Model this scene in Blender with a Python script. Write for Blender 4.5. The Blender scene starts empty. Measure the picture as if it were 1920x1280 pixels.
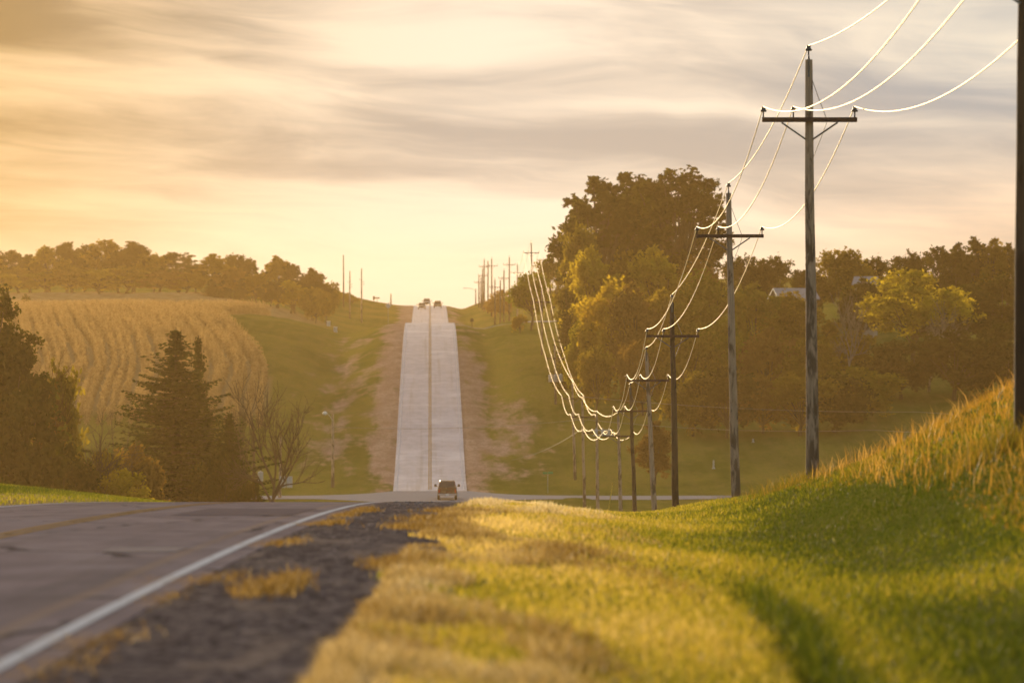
import bpy, math, random
import numpy as np
R = math.radians
F = 10667.0                       # focal length in photo pixels (1920 wide), 200 mm on 36 mm
scene = bpy.context.scene
col = scene.collection
rng = np.random.default_rng(7)

# ------------------------------------------------------------------ helpers
def tag(o, label=None, cat=None, group=None, kind=None):
    if label: o['label'] = label
    if cat: o['category'] = cat
    if group: o['group'] = group
    if kind: o['kind'] = kind
    return o

def empty(name, loc=(0, 0, 0), rz=0.0):
    o = bpy.data.objects.new(name, None)
    o.empty_display_size = 0.5
    o.location = loc
    o.rotation_euler = (0, 0, rz)
    col.objects.link(o)
    return o

def link(name, me, parent=None, mat=None):
    o = bpy.data.objects.new(name, me)
    col.objects.link(o)
    if parent is not None: o.parent = parent
    if mat is not None:
        if len(me.materials) == 0: me.materials.append(mat)
        if me.materials[0] != mat:
            o.material_slots[0].link = 'OBJECT'
            o.material_slots[0].material = mat
    return o

def np_mesh(name, V, Fc, attrs=None, smooth=False):
    """uniform polygons from numpy arrays"""
    V = np.asarray(V, np.float32); Fc = np.asarray(Fc, np.int32)
    me = bpy.data.meshes.new(name)
    me.vertices.add(len(V)); me.vertices.foreach_set('co', V.ravel())
    k = Fc.shape[1]
    me.loops.add(Fc.size); me.loops.foreach_set('vertex_index', Fc.ravel())
    me.polygons.add(len(Fc))
    me.polygons.foreach_set('loop_start', np.arange(0, Fc.size, k, dtype=np.int32))
    me.polygons.foreach_set('use_smooth', np.full(len(Fc), smooth, dtype=bool))
    me.update(calc_edges=True)
    for n, a in (attrs or {}).items():
        at = me.attributes.new(n, 'FLOAT', 'POINT')
        at.data.foreach_set('value', np.asarray(a, np.float32))
    return me

class MB:
    def __init__(s): s.v = []; s.f = []
    def add(s, vs, fs):
        b = len(s.v); s.v += [tuple(map(float, p)) for p in vs]; s.f += [tuple(b + i for i in f) for f in fs]
        return s
    def box(s, c, d, rz=0.0, bev=0.0):
        x, y, z = d[0] / 2, d[1] / 2, d[2] / 2
        ca, sa = math.cos(rz), math.sin(rz)
        b = min(bev, x * .9, y * .9, z * .9)
        if b <= 0:
            pts = [(i * x, j * y, k * z) for k in (-1, 1) for j in (-1, 1) for i in (-1, 1)]
            fs = [(0, 2, 3, 1), (4, 5, 7, 6), (0, 1, 5, 4), (2, 6, 7, 3), (0, 4, 6, 2), (1, 3, 7, 5)]
        else:   # octagonal outline, chamfered top and bottom
            o = [(-x + b, -y), (x - b, -y), (x, -y + b), (x, y - b), (x - b, y), (-x + b, y), (-x, y - b), (-x, -y + b)]
            q = [(px * (1 - b / x), py * (1 - b / y)) for px, py in o]
            pts = [(*p, -z) for p in q] + [(*p, -z + b) for p in o] + [(*p, z - b) for p in o] + [(*p, z) for p in q]
            fs = [tuple(range(7, -1, -1)), tuple(range(24, 32))]
            for l in range(3):
                for i in range(8):
                    j = (i + 1) % 8
                    fs.append((l * 8 + i, l * 8 + j, l * 8 + 8 + j, l * 8 + 8 + i))
        s.add([(c[0] + p[0] * ca - p[1] * sa, c[1] + p[0] * sa + p[1] * ca, c[2] + p[2]) for p in pts], fs)
        return s
    def tube(s, P, r, n=8, cap=True):
        P = np.asarray(P, float); m = len(P)
        r = np.full(m, r) if np.isscalar(r) else np.asarray(r, float)
        T = np.gradient(P, axis=0); T /= np.linalg.norm(T, axis=1)[:, None] + 1e-12
        up = np.array([0, 0, 1.]) if abs(T[0][2]) < .9 else np.array([1., 0, 0])
        vs = []
        u = np.cross(up, T[0]); u /= np.linalg.norm(u)
        for i in range(m):
            u = u - T[i] * np.dot(u, T[i]); u /= np.linalg.norm(u) + 1e-12
            w = np.cross(T[i], u)
            for k in range(n):
                a = 2 * math.pi * k / n
                vs.append(P[i] + r[i] * (math.cos(a) * u + math.sin(a) * w))
        fs = []
        for i in range(m - 1):
            for k in range(n):
                k2 = (k + 1) % n
                fs.append((i * n + k, i * n + k2, (i + 1) * n + k2, (i + 1) * n + k))
        if cap:
            fs.append(tuple(range(n - 1, -1, -1))); fs.append(tuple((m - 1) * n + k for k in range(n)))
        return s.add(vs, fs)
    def lathe(s, prof, n=12, c=(0, 0, 0), axis='z'):
        vs = []
        for r, h in prof:
            for k in range(n):
                a = 2 * math.pi * k / n
                p = (r * math.cos(a), r * math.sin(a), h)
                if axis == 'x': p = (p[2], p[0], p[1])
                if axis == 'y': p = (p[1], p[2], p[0])
                vs.append((c[0] + p[0], c[1] + p[1], c[2] + p[2]))
        m = len(prof); fs = []
        for i in range(m - 1):
            for k in range(n):
                k2 = (k + 1) % n
                fs.append((i * n + k, i * n + k2, (i + 1) * n + k2, (i + 1) * n + k))
        fs.append(tuple(range(n - 1, -1, -1))); fs.append(tuple((m - 1) * n + k for k in range(n)))
        return s.add(vs, fs)
    def loft(s, secs, cap=True):
        n = len(secs[0]); vs = [p for q in secs for p in q]; fs = []
        for i in range(len(secs) - 1):
            for k in range(n):
                k2 = (k + 1) % n
                fs.append((i * n + k, i * n + k2, (i + 1) * n + k2, (i + 1) * n + k))
        if cap:
            fs.append(tuple(range(n - 1, -1, -1))); fs.append(tuple((len(secs) - 1) * n + k for k in range(n)))
        return s.add(vs, fs)
    def mesh(s, name, smooth=False, auto=None):
        me = bpy.data.meshes.new(name)
        me.from_pydata(s.v, [], s.f); me.update()
        if smooth: me.polygons.foreach_set('use_smooth', [True] * len(me.polygons))
        if auto is not None and hasattr(me, 'set_sharp_from_angle'): me.set_sharp_from_angle(angle=R(auto))
        return me
    def build(s, name, mat, parent=None, smooth=False, auto=None):
        return link(name, s.mesh(name, smooth, auto), parent, mat)

def sm(a, b, x):
    t = np.clip((np.asarray(x, float) - a) / (b - a), 0, 1)
    return t * t * (3 - 2 * t)

# ------------------------------------------------------------------ node helpers
class NT:
    def __init__(s, nt): s.nt = nt; s.nt.nodes.clear()
    def n(s, t, props=None, **inp):
        nd = s.nt.nodes.new(t)
        for k, v in (props or {}).items(): setattr(nd, k, v)
        for k, v in inp.items():
            key = int(k[1:]) if k[0] == '_' and k[1:].isdigit() else k.replace('__', ' ')
            s.set(nd.inputs[key], v)
        return nd
    def set(s, sock, v):
        if hasattr(v, 'is_linked') or isinstance(v, bpy.types.NodeSocket): s.nt.links.new(v, sock)
        elif isinstance(v, bpy.types.Node): s.nt.links.new(v.outputs[0], sock)
        else:
            if sock.type == 'RGBA' and len(v) == 3: v = (*v, 1)
            sock.default_value = v
    def math(s, op, a, b=0.0, c=None, clamp=False):
        nd = s.n('ShaderNodeMath', {'operation': op, 'use_clamp': clamp}, _0=a, _1=b)
        if c is not None: s.set(nd.inputs[2], c)
        return nd.outputs[0]
    def mixc(s, f, a, b, mode='MIX'):
        nd = s.n('ShaderNodeMix', {'data_type': 'RGBA', 'blend_type': mode})
        s.set(nd.inputs[0], f); s.set(nd.inputs[6], a); s.set(nd.inputs[7], b)
        return nd.outputs[2]
    def rng(s, v, a, b, c=0.0, d=1.0, smooth=True):
        nd = s.n('ShaderNodeMapRange', {'interpolation_type': 'SMOOTHSTEP' if smooth else 'LINEAR'})
        for i, x in enumerate((v, a, b, c, d)): s.set(nd.inputs[i], x)
        return nd.outputs[0]
    def noise(s, vec, scale, detail=4.0, rough=.55, dist=0.0):
        nd = s.n('ShaderNodeTexNoise', None)
        if vec is not None: s.set(nd.inputs['Vector'], vec)
        nd.inputs['Scale'].default_value = scale; nd.inputs['Detail'].default_value = detail
        nd.inputs['Roughness'].default_value = rough; nd.inputs['Distortion'].default_value = dist
        return nd.outputs[0]
    def attr(s, name): return s.n('ShaderNodeAttribute', {'attribute_name': name}).outputs['Fac']
    def vec(s, x, y, z): return s.n('ShaderNodeCombineXYZ', None, _0=x, _1=y, _2=z).outputs[0]
    def vmul(s, v, k): return s.n('ShaderNodeVectorMath', {'operation': 'MULTIPLY'}, _0=v, _1=k).outputs[0]
    def bump(s, h, strength=.5, dist=.02):
        return s.n('ShaderNodeBump', None, Height=h, Strength=strength, Distance=dist).outputs[0]

def newmat(name):
    m = bpy.data.materials.new(name); m.use_nodes = True
    t = NT(m.node_tree); out = t.n('ShaderNodeOutputMaterial')
    return m, t, out

def principled(t, out, **k):
    p = t.n('ShaderNodeBsdfPrincipled')
    for a, v in k.items(): t.set(p.inputs[a.replace('__', ' ')], v)
    t.nt.links.new(p.outputs[0], out.inputs['Surface'])
    return p

def simple(name, c, rough=.6, metal=0.0, var=.25, scale=8.0, spec=.4):
    m, t, out = newmat(name)
    tc = t.n('ShaderNodeTexCoord').outputs['Object']
    nz = t.noise(tc, scale, 4)
    f = t.rng(nz, .35, .65)
    a = tuple(x * (1 - var) for x in c); b = tuple(min(1, x * (1 + var)) for x in c)
    principled(t, out, Base__Color=t.mixc(f, a, b), Roughness=t.rng(nz, .2, .8, rough * .85, min(1, rough * 1.15)),
               Metallic=metal, Specular__IOR__Level=spec)
    return m

# ------------------------------------------------------------------ the lie of the land
KN = [(281, -9.337, -.05), (350, -12.79, -.05), (500, -16.4, -.004), (583, -15.9, .022), (640, -13.0, .07), (700, -8.0, .077),
      (780, -1.95, .068), (904, 2.95, .0031), (1050, 1.3, 0), (1190, 3.9, .03), (1396, 8.8, .0063), (1600, 4, -.04), (2100, -20, -.03)]
def zr(Y):
    Y = np.asarray(Y, float)
    z = -1.9 - .003 * Y - .835e-4 * Y * Y
    for (a, za, sa), (b, zb, sb) in zip(KN, KN[1:]):
        t = (Y - a) / (b - a); h = b - a
        q = (2*t**3 - 3*t**2 + 1) * za + (t**3 - 2*t**2 + t) * h * sa + (-2*t**3 + 3*t**2) * zb + (t**3 - t**2) * h * sb
        z = np.where((Y >= a) & (Y <= b + 1e-6), q, z)
    return np.where(Y > 2100, -20, z)
def xr(Y):
    Y = np.asarray(Y, float)
    t = np.clip((Y - 400) / 160, 0, 1)
    q = (2*t**3 - 3*t**2 + 1) * -6.9 + (-2*t**3 + 3*t**2) * -8.075 + (t**3 - t**2) * 160 * -.01442
    return np.where(Y > 560, -.01442 * Y, q)
def ground(X, Y, road=True):
    X = np.asarray(X, float); Y = np.asarray(Y, float)
    z = zr(Y); d = X - xr(Y)
    near = 1 - sm(230, 340, Y)
    A = np.interp(Y, [20, 90, 115, 146, 205, 300], [.5, .58, .62, .26, .07, .0])
    x = np.maximum(d - 11.5, 0)
    rise = A * x * x / (x + 2)
    z = z + 8 * np.tanh(rise / 8) + near * -.34 * np.exp(-((d - 10.3) / 2.6) ** 2)
    xl = np.maximum(-d - 3.9, 0)
    z = z + 1.3 * np.tanh(.115 * xl / 1.3) * (1 - sm(200, 300, Y))
    f = sm(610, 770, Y)
    z = z - 1.75 * np.exp(-((d + 13) / 4.6) ** 2) * f * (1 - sm(930, 1000, Y)) + 1.3 * sm(16, 31, -d) * f
    z = z + 6.4 * sm(7, 48, -d) * sm(930, 1070, Y) * (1 - .5 * sm(1150, 1300, Y))
    z = z - .9 * np.exp(-((d - 8) / 2.6) ** 2) * f + .6 * sm(10, 25, d) * f + 3.5 * sm(20, 85, d) * f
    z = z + 2.6 * sm(5, 30, np.abs(d)) * sm(1150, 1350, Y)
    und = (.10 * np.sin(X * .31 + Y * .05) * np.sin(Y * .083 + 1.3) + .06 * np.sin(X * .9 + 2) * np.sin(Y * .21)) * sm(6, 14, np.abs(d))
    z = z + und * (.5 + 1.5 * f)
    z = z - .15 * np.exp(-((X - 2.15 - .012 * (Y - 34) - .06 * np.sin(Y * .4)) / .20) ** 2) * sm(24, 30, Y) * (1 - sm(58, 68, Y))
    if road:
        z = z - .10 * (1 - sm(3.7, 4.3, np.abs(d)))
    return z
def gz(x, y): return float(ground(x, y))
def ux(u, Y): return (u - 960) / F * Y
def vz(v, Y): return (640 - v) / F * Y
XC_Y = [670, 735, 785, 830, 868, 895, 912, 930]; XC_X = [-29.2, -31.2, -36.0, -41.0, -45.0, -44.0, -40.0, -38.5]
def cornx(Y): return np.interp(Y, XC_Y, XC_X)

# ------------------------------------------------------------------ world, sun, camera
SUN_AZ, SUN_EL = -18.0, 7.4
scene.world = bpy.data.worlds.new('World'); scene.world.use_nodes = True
t = NT(scene.world.node_tree)
out = t.n('ShaderNodeOutputWorld')
sky = t.n('ShaderNodeTexSky', {'sky_type': 'NISHITA', 'sun_disc': False, 'sun_elevation': R(SUN_EL), 'sun_rotation': R(SUN_AZ),
                               'altitude': 300.0, 'air_density': 1.2, 'dust_density': 2.5, 'ozone_density': 1.0})
D = t.n('ShaderNodeTexCoord').outputs['Generated']
sx = t.n('ShaderNodeSeparateXYZ', None, _0=D)
az, el = sx.outputs[0], sx.outputs[2]
sd = (math.sin(R(SUN_AZ)) * math.cos(R(SUN_EL)), math.cos(R(SUN_AZ)) * math.cos(R(SUN_EL)), math.sin(R(SUN_EL)))
dot = t.n('ShaderNodeVectorMath', {'operation': 'DOT_PRODUCT'}, _0=D, _1=sd).outputs['Value']
# cirrus streaks: stretched along the horizon, tilted a little
elt = t.math('ADD', el, t.math('MULTIPLY', az, .06))
v0 = t.vec(t.math('MULTIPLY', az, 9.0), t.math('MULTIPLY', elt, 30.0), 1.3)
wp = t.math('SUBTRACT', t.noise(v0, 1.0, 3.0, .5, .6), .5)
azw = t.math('ADD', az, t.math('MULTIPLY', wp, .05)); elw = t.math('ADD', elt, t.math('MULTIPLY', wp, .014))
v1 = t.vec(t.math('MULTIPLY', azw, 13.0), t.math('MULTIPLY', elw, 75.0), 2.9)
v2 = t.vec(t.math('MULTIPLY', azw, 34.0), t.math('MULTIPLY', elw, 300.0), 7.4)
n1 = t.noise(v1, 1.0, 5.0, .52, .7)
n2 = t.noise(v2, 1.0, 5.0, .6, .8)
cl = t.math('ADD', t.math('MULTIPLY', n1, .75), t.math('MULTIPLY', n2, .25))
cl = t.math('MULTIPLY', t.math('SUBTRACT', cl, .5), 3.2)
# the broad banks of cloud and clear lanes seen that evening (azimuth, elevation, extents, weight)
BANKS = [(.018, .0380, .040, .0040, -.62), (-.066, .0325, .030, .0026, -.30), (-.088, .0515, .015, .0040, -.60), (-.045, .0570, .020, .0035, -.35),
         (-.008, .0520, .024, .0048, .60), (-.070, .0420, .030, .0036, .45), (.070, .0320, .024, .0044, -.45), (.074, .0500, .020, .0060, -.35),
         (-.022, .0285, .034, .0022, -.45), (-.020, .0480, .05, .0016, -.3), (.045, .0440, .03, .0014, .5), (-.085, .0380, .02, .0025, .4), (.010, .0210, .080, .0050, .30), (-.030, .0130, .080, .0060, .25), (.060, .0240, .03, .0025, .25)]
for (ca, ce, wa, we, k) in BANKS:
    p = t.math('DIVIDE', t.math('SUBTRACT', azw, ca), wa); q = t.math('DIVIDE', t.math('SUBTRACT', elw, ce), we)
    e = t.math('POWER', 2.718, t.math('MULTIPLY', t.math('ADD', t.math('MULTIPLY', p, p), t.math('MULTIPLY', q, q)), -1.0))
    cl = t.math('ADD', cl, t.math('MULTIPLY', e, k))
shade = t.rng(cl, -.75, .75)
warm_side = t.rng(az, -.11, .0)
pink = t.math('MULTIPLY', t.rng(az, .02, .09), t.rng(el, .04, .015))
cB = t.mixc(warm_side, (.92, .62, .31), (.97, .81, .63))
cB = t.mixc(pink, cB, (.94, .68, .47)); cool = t.math('MULTIPLY', t.rng(az, .02, .085), t.rng(el, .024, .052))
cD = t.mixc(warm_side, (.36, .23, .09), (.46, .41, .36))
cD = t.mixc(cool, cD, (.37, .395, .42)); cB = t.mixc(t.math('MULTIPLY', cool, .5), cB, (.80, .76, .62))
hor = t.rng(el, .0, .024)
cB = t.mixc(hor, (.93, .745, .54), cB)
cD = t.mixc(hor, (.74, .56, .40), cD)
cloud = t.mixc(shade, cD, cB)
gx = t.math('DIVIDE', t.math('ADD', az, .015), .055); gy = t.math('DIVIDE', t.math('SUBTRACT', el, .004), .016)
glow = t.math('POWER', 2.718, t.math('MULTIPLY', t.math('ADD', t.math('MULTIPLY', gx, gx), t.math('MULTIPLY', gy, gy)), -1.0))
cloud = t.mixc(t.math('MULTIPLY', glow, .6), cloud, (.93, .775, .58))
cloud10 = t.vmul(cloud, (6.667, 6.667, 6.667))
front = t.rng(dot, .45, .93)

back = t.mixc(1.0, sky.outputs[0], (.70, .72, .80), 'ADD')       # even fill added to the unseen sky, brightens surfaces facing the camera
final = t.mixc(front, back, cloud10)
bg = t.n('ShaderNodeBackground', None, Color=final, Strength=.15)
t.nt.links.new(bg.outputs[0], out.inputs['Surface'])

sl = bpy.data.lights.new('sun', 'SUN'); sl.energy = 5.0; sl.angle = R(.6); sl.color = (1.0, .77, .48)
so = bpy.data.objects.new('sun', sl); col.objects.link(so)
so.rotation_euler = (R(90 - SUN_EL), 0, R(180 - SUN_AZ))
so.location = (-60, 300, 60)

cam = bpy.data.cameras.new('camera'); cam.lens = 200; cam.sensor_width = 36
cam.clip_start = .5; cam.clip_end = 6000
cam.dof.use_dof = True; cam.dof.focus_distance = 225; cam.dof.aperture_fstop = 2.7
co = bpy.data.objects.new('camera', cam); col.objects.link(co)
co.location = (0, 0, 0); co.rotation_euler = (R(90), 0, 0)
scene.camera = co
scene.view_settings.view_transform = 'Standard'; scene.view_settings.look = 'None'
scene.view_settings.exposure = 0.12; scene.view_settings.gamma = 1.0
cy = scene.cycles
cy.use_denoising = True
cy.max_bounces = 7; cy.diffuse_bounces = 3; cy.glossy_bounces = 2; cy.transmission_bounces = 4; cy.volume_bounces = 1
cy.transparent_max_bounces = 8; cy.sample_clamp_indirect = 6.0; cy.sample_clamp_direct = 12.0
cy.caustics_reflective = False; cy.caustics_refractive = False

# ------------------------------------------------------------------ materials
def leaf_mat(name, c1, c2, trans=.5):
    m, t, out = newmat(name)
    f = t.attr('tint')
    orr = t.n('ShaderNodeObjectInfo').outputs['Random']
    c = t.mixc(f, c1, c2)
    c = t.mixc(t.math('MULTIPLY', orr, .35), c, tuple(x * k for x, k in zip(c2, (1.25, .95, .7))))
    d = t.n('ShaderNodeBsdfDiffuse', None, Color=c)
    tr = t.n('ShaderNodeBsdfTranslucent', None, Color=t.vmul(c, (1.5, 1.25, .7)))
    mx = t.n('ShaderNodeMixShader', None, _0=trans, _1=d.outputs[0], _2=tr.outputs[0])
    t.nt.links.new(mx.outputs[0], out.inputs['Surface'])
    return m
L_DARK = leaf_mat('dark_leaves', (.022, .032, .007), (.075, .080, .014), .5)
L_GREEN = leaf_mat('green_leaves', (.085, .120, .012), (.22, .23, .026), .65)
L_YEL = leaf_mat('yellow_leaves', (.21, .20, .02), (.42, .37, .04), .68)
L_RUST = leaf_mat('rust_leaves', (.12, .09, .026), (.23, .16, .042), .55)
L_OLIVE = leaf_mat('olive_leaves', (.085, .085, .012), (.25, .215, .028), .62)
L_SPR = leaf_mat('spruce_needles', (.020, .030, .009), (.060, .068, .016), .45)

def bark_mat(name, c):
    m, t, out = newmat(name)
    tc = t.n('ShaderNodeTexCoord').outputs['Object']
    nz = t.noise(t.vmul(tc, (6, 6, 1.2)), 2.0, 5)
    principled(t, out, Base__Color=t.mixc(t.rng(nz, .3, .7), tuple(x * .5 for x in c), c), Roughness=.9,
               Normal=t.bump(nz, .6, .03), Specular__IOR__Level=.2)
    return m
M_BARK = bark_mat('bark', (.10, .075, .05))
M_TWIG = bark_mat('bare_wood', (.13, .085, .05))
M_PALEWOOD = bark_mat('pale_twigs', (.30, .24, .19))

def pole_mat(name, dark, light):
    m, t, out = newmat(name)
    tc = t.n('ShaderNodeTexCoord').outputs['Object']
    rnd = t.n('ShaderNodeObjectInfo').outputs['Random']
    v = t.n('ShaderNodeVectorMath', {'operation': 'ADD'}, _0=tc, _1=t.vec(t.math('MULTIPLY', rnd, 50.0), 0, t.math('MULTIPLY', rnd, 90.0))).outputs[0]
    g = t.noise(t.vmul(v, (16, 16, .8)), 1.6, 5, .6)
    b = t.noise(t.vmul(v, (3.0, 3.0, .75)), 1.5, 4, .6, .4)
    zz = t.n('ShaderNodeSeparateXYZ', None, _0=tc).outputs[2]
    low = t.rng(zz, 0.0, 4.5, .16, 0.0)
    st = t.rng(t.math('ADD', b, low), .5, .64)
    c = t.mixc(t.rng(g, .3, .7), tuple(x * .62 for x in light), light)
    c = t.mixc(t.math('MULTIPLY', st, .78), c, dark)
    principled(t, out, Base__Color=c, Roughness=.85, Normal=t.bump(g, .5, .02), Specular__IOR__Level=.25)
    return m
M_POLE = pole_mat('weathered_pole', (.065, .042, .026), (.50, .36, .26))
M_POLE_D = pole_mat('dark_pole', (.045, .028, .016), (.16, .10, .06))
M_ARM = simple('crossarm_wood', (.085, .045, .032), .8, 0, .35, 12)
M_STEEL = simple('dull_steel', (.16, .15, .14), .5, .6, .2, 10)
M_INS = simple('insulator_glaze', (.07, .055, .05), .25, 0, .15, 10, .6)
M_GALV = simple('galvanised_grey', (.42, .43, .45), .45, .35, .12, 6)
M_WHITE = simple('white_paint', (.72, .72, .70), .5, 0, .06, 5)
M_DARKMETAL = simple('black_metal', (.025, .024, .023), .5, .2, .2, 6)

m, t, out = newmat('aluminium_wire')
tc = t.n('ShaderNodeTexCoord').outputs['Object']
nz = t.noise(tc, 40, 2)
principled(t, out, Base__Color=t.mixc(nz, (.88, .74, .50), (.95, .82, .58)), Roughness=.6, Metallic=.95)
M_WIRE = m
M_DULLWIRE = simple('dull_wire', (.30, .26, .22), .6, .4, .1, 20)

# grass blades
def blade_mat(name, stops, trans=.45, spec=.35):
    m, t, out = newmat(name)
    f = t.attr('tint')
    rp = t.n('ShaderNodeValToRGB', None, Fac=f)
    cr = rp.color_ramp
    while len(cr.elements) < len(stops): cr.elements.new(.5)
    for e, (p, c) in zip(cr.elements, stops): e.position = p; e.color = (*c, 1)
    c = rp.outputs[0]
    d = t.n('ShaderNodeBsdfPrincipled', None, Base__Color=c, Roughness=.55)
    d.inputs['Specular IOR Level'].default_value = spec
    tr = t.n('ShaderNodeBsdfTranslucent', None, Color=t.vmul(c, (1.45, 1.3, .8)))
    mx = t.n('ShaderNodeMixShader', None, _0=trans, _1=d.outputs[0], _2=tr.outputs[0])
    t.nt.links.new(mx.outputs[0], out.inputs['Surface'])
    return m
M_LAWN = blade_mat('lawn_blades', [(0, (.045, .068, .008)), (.3, (.15, .17, .016)), (.55, (.32, .285, .035)), (.8, (.47, .37, .08)), (1, (.64, .51, .25))], .62, .1)
M_DRY = blade_mat('dry_blades', [(0, (.17, .105, .03)), (.45, (.42, .31, .14)), (1, (.80, .70, .53))], .5, .1)
M_TALL = blade_mat('tall_blades', [(0, (.11, .12, .015)), (.3, (.25, .185, .025)), (.65, (.40, .225, .04)), (1, (.58, .38, .14))], .55, .12)

# terrain
m, t, out = newmat('ground_cover')
P = t.n('ShaderNodeNewGeometry').outputs['Position']
d = t.attr('road_distance'); ad = t.math('ABSOLUTE', d)
corn = t.attr('corn'); tan = t.attr('stubble'); soil = t.attr('soil')
sp = t.n('ShaderNodeSeparateXYZ', None, _0=P)
Ps = t.vmul(P, (1.0, .28, 1.0))
big = t.noise(Ps, .10, 4, .55); mid = t.noise(Ps, .55, 5, .6); fine = t.noise(Ps, 3.2, 4, .65)
g = t.mixc(t.rng(big, .36, .64), (.085, .110, .016), (.19, .175, .032))
g = t.mixc(t.math('MULTIPLY', t.rng(mid, .42, .72), .5), g, (.22, .18, .05))
g = t.mixc(t.math('MULTIPLY', t.rng(fine, .45, .75), .5), g, (.06, .075, .012))
# mowing lines parallel with the road
mow = t.math('SINE', t.math('MULTIPLY', d, 2.3))
g = t.mixc(t.math('MULTIPLY', t.rng(mow, .2, 1.0), .22), g, (.19, .16, .045))
sn = t.noise(t.vec(t.math('MULTIPLY', d, .30), t.math('MULTIPLY', sp.outputs[1], .045), 4.0), 1.0, 5, .6)
sm_ = t.math('ADD', soil, t.math('MULTIPLY', t.math('SUBTRACT', sn, .5), 1.9))
sc = t.mixc(t.rng(mid, .35, .65), (.34, .215, .16), (.46, .32, .25))
sc = t.mixc(t.rng(fine, .4, .75), sc, (.27, .175, .12))
sm2 = t.math('ADD', sm_, t.math('MULTIPLY', t.math('SUBTRACT', mid, .5), .7))
g = t.mixc(t.rng(sm2, .28, .80), g, sc)
g = t.mixc(tan, g, t.mixc(t.rng(mid, .3, .7), (.26, .17, .075), (.36, .26, .13)))
g = t.mixc(corn, g, (.28, .20, .10))
hh = t.math('ADD', t.math('MULTIPLY', mid, .5), fine)
principled(t, out, Base__Color=g, Roughness=.95, Normal=t.bump(hh, .35, .08), Specular__IOR__Level=.0)
M_GROUND = m

m, t, out = newmat('asphalt')
P = t.n('ShaderNodeNewGeometry').outputs['Position']
d = t.attr('road_distance'); ry = t.attr('road_run')
lane = t.math('MULTIPLY', t.math('GREATER_THAN', d, 0.0), 41.3)
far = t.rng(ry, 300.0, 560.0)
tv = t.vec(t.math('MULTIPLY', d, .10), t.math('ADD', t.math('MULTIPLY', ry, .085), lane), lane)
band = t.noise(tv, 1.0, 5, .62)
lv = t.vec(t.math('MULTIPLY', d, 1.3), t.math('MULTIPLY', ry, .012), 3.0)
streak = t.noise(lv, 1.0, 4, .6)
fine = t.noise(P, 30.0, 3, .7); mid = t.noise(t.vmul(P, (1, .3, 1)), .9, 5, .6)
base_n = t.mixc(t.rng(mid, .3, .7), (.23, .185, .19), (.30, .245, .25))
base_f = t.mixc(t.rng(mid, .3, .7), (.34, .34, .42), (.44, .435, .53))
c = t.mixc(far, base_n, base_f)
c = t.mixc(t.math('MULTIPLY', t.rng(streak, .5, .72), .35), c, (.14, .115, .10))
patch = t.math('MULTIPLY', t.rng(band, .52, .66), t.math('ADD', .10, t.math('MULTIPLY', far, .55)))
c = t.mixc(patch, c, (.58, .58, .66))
c = t.mixc(t.math('MULTIPLY', t.rng(fine, .45, .8), .35), c, t.vmul(c, (1.7, 1.6, 1.6)))
nearf = t.math('SUBTRACT', 1.0, far)
wv = t.n('ShaderNodeVectorMath', {'operation': 'ADD'}, _0=t.vmul(P, (.55, .16, 1)), _1=t.vmul(t.n('ShaderNodeTexNoise', None, Vector=P, Scale=.8, Detail=4.0).outputs[1], (.35, .35, 0))).outputs[0]
vo = t.n('ShaderNodeTexVoronoi', {'feature': 'DISTANCE_TO_EDGE'}, Vector=wv, Scale=.55)
crack = t.math('MULTIPLY', t.rng(vo.outputs['Distance'], .010, .022, 1.0, 0.0), t.rng(mid, .42, .56))
c = t.mixc(t.math('MULTIPLY', crack, t.math('MULTIPLY', nearf, .75)), c, (.05, .042, .042))
seam = t.rng(t.math('ABSOLUTE', t.math('SUBTRACT', d, t.math('ADD', 3.0, t.math('MULTIPLY', mid, .12)))), .04, .12, 1.0, 0.0)
c = t.mixc(t.math('MULTIPLY', t.math('MULTIPLY', seam, nearf), .4), c, (.36, .26, .18))
stain = t.noise(t.vec(t.math('MULTIPLY', d, .9), t.math('MULTIPLY', ry, .06), 9.0), 1.0, 5, .65)
c = t.mixc(t.math('MULTIPLY', t.math('MULTIPLY', t.rng(stain, .52, .70), .32), nearf), c, (.10, .085, .09))
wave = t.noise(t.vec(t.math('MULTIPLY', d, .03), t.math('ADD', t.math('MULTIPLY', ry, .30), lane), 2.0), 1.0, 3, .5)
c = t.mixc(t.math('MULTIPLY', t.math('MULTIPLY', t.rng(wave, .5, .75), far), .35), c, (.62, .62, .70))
principled(t, out, Base__Color=c, Roughness=.8, Normal=t.bump(fine, .35, .01), Specular__IOR__Level=t.math('MULTIPLY', far, .10))
M_ASPH = m
m, t, out = newmat('gravel')
P = t.n('ShaderNodeNewGeometry').outputs['Position']
fine = t.noise(P, 14.0, 4, .7); mid = t.noise(t.vmul(P, (1, .4, 1)), 1.1, 4, .6)
vo = t.n('ShaderNodeTexVoronoi', None, Vector=P, Scale=22.0)
c = t.mixc(t.rng(mid, .3, .7), (.085, .070, .076), (.17, .14, .14))
lump = t.noise(t.vmul(P, (9.0, 1.5, 1)), 1.0, 5, .75)
c = t.mixc(t.rng(lump, .40, .52, 1.0, 0.0), c, (.045, .038, .042))
c = t.mixc(t.rng(lump, .54, .66), c, (.25, .205, .20))
c = t.mixc(t.math('MULTIPLY', t.rng(fine, .48, .70), .6), c, (.32, .27, .26))
c = t.mixc(t.math('MULTIPLY', t.rng(t.noise(t.vmul(P, (1.6, .22, 1)), .9, 5, .65), .5, .68), .6), c, (.30, .235, .20))
principled(t, out, Base__Color=c, Roughness=.95, Normal=t.bump(vo.outputs['Distance'], .9, .04), Specular__IOR__Level=.0)
M_GRAV = m
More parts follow.
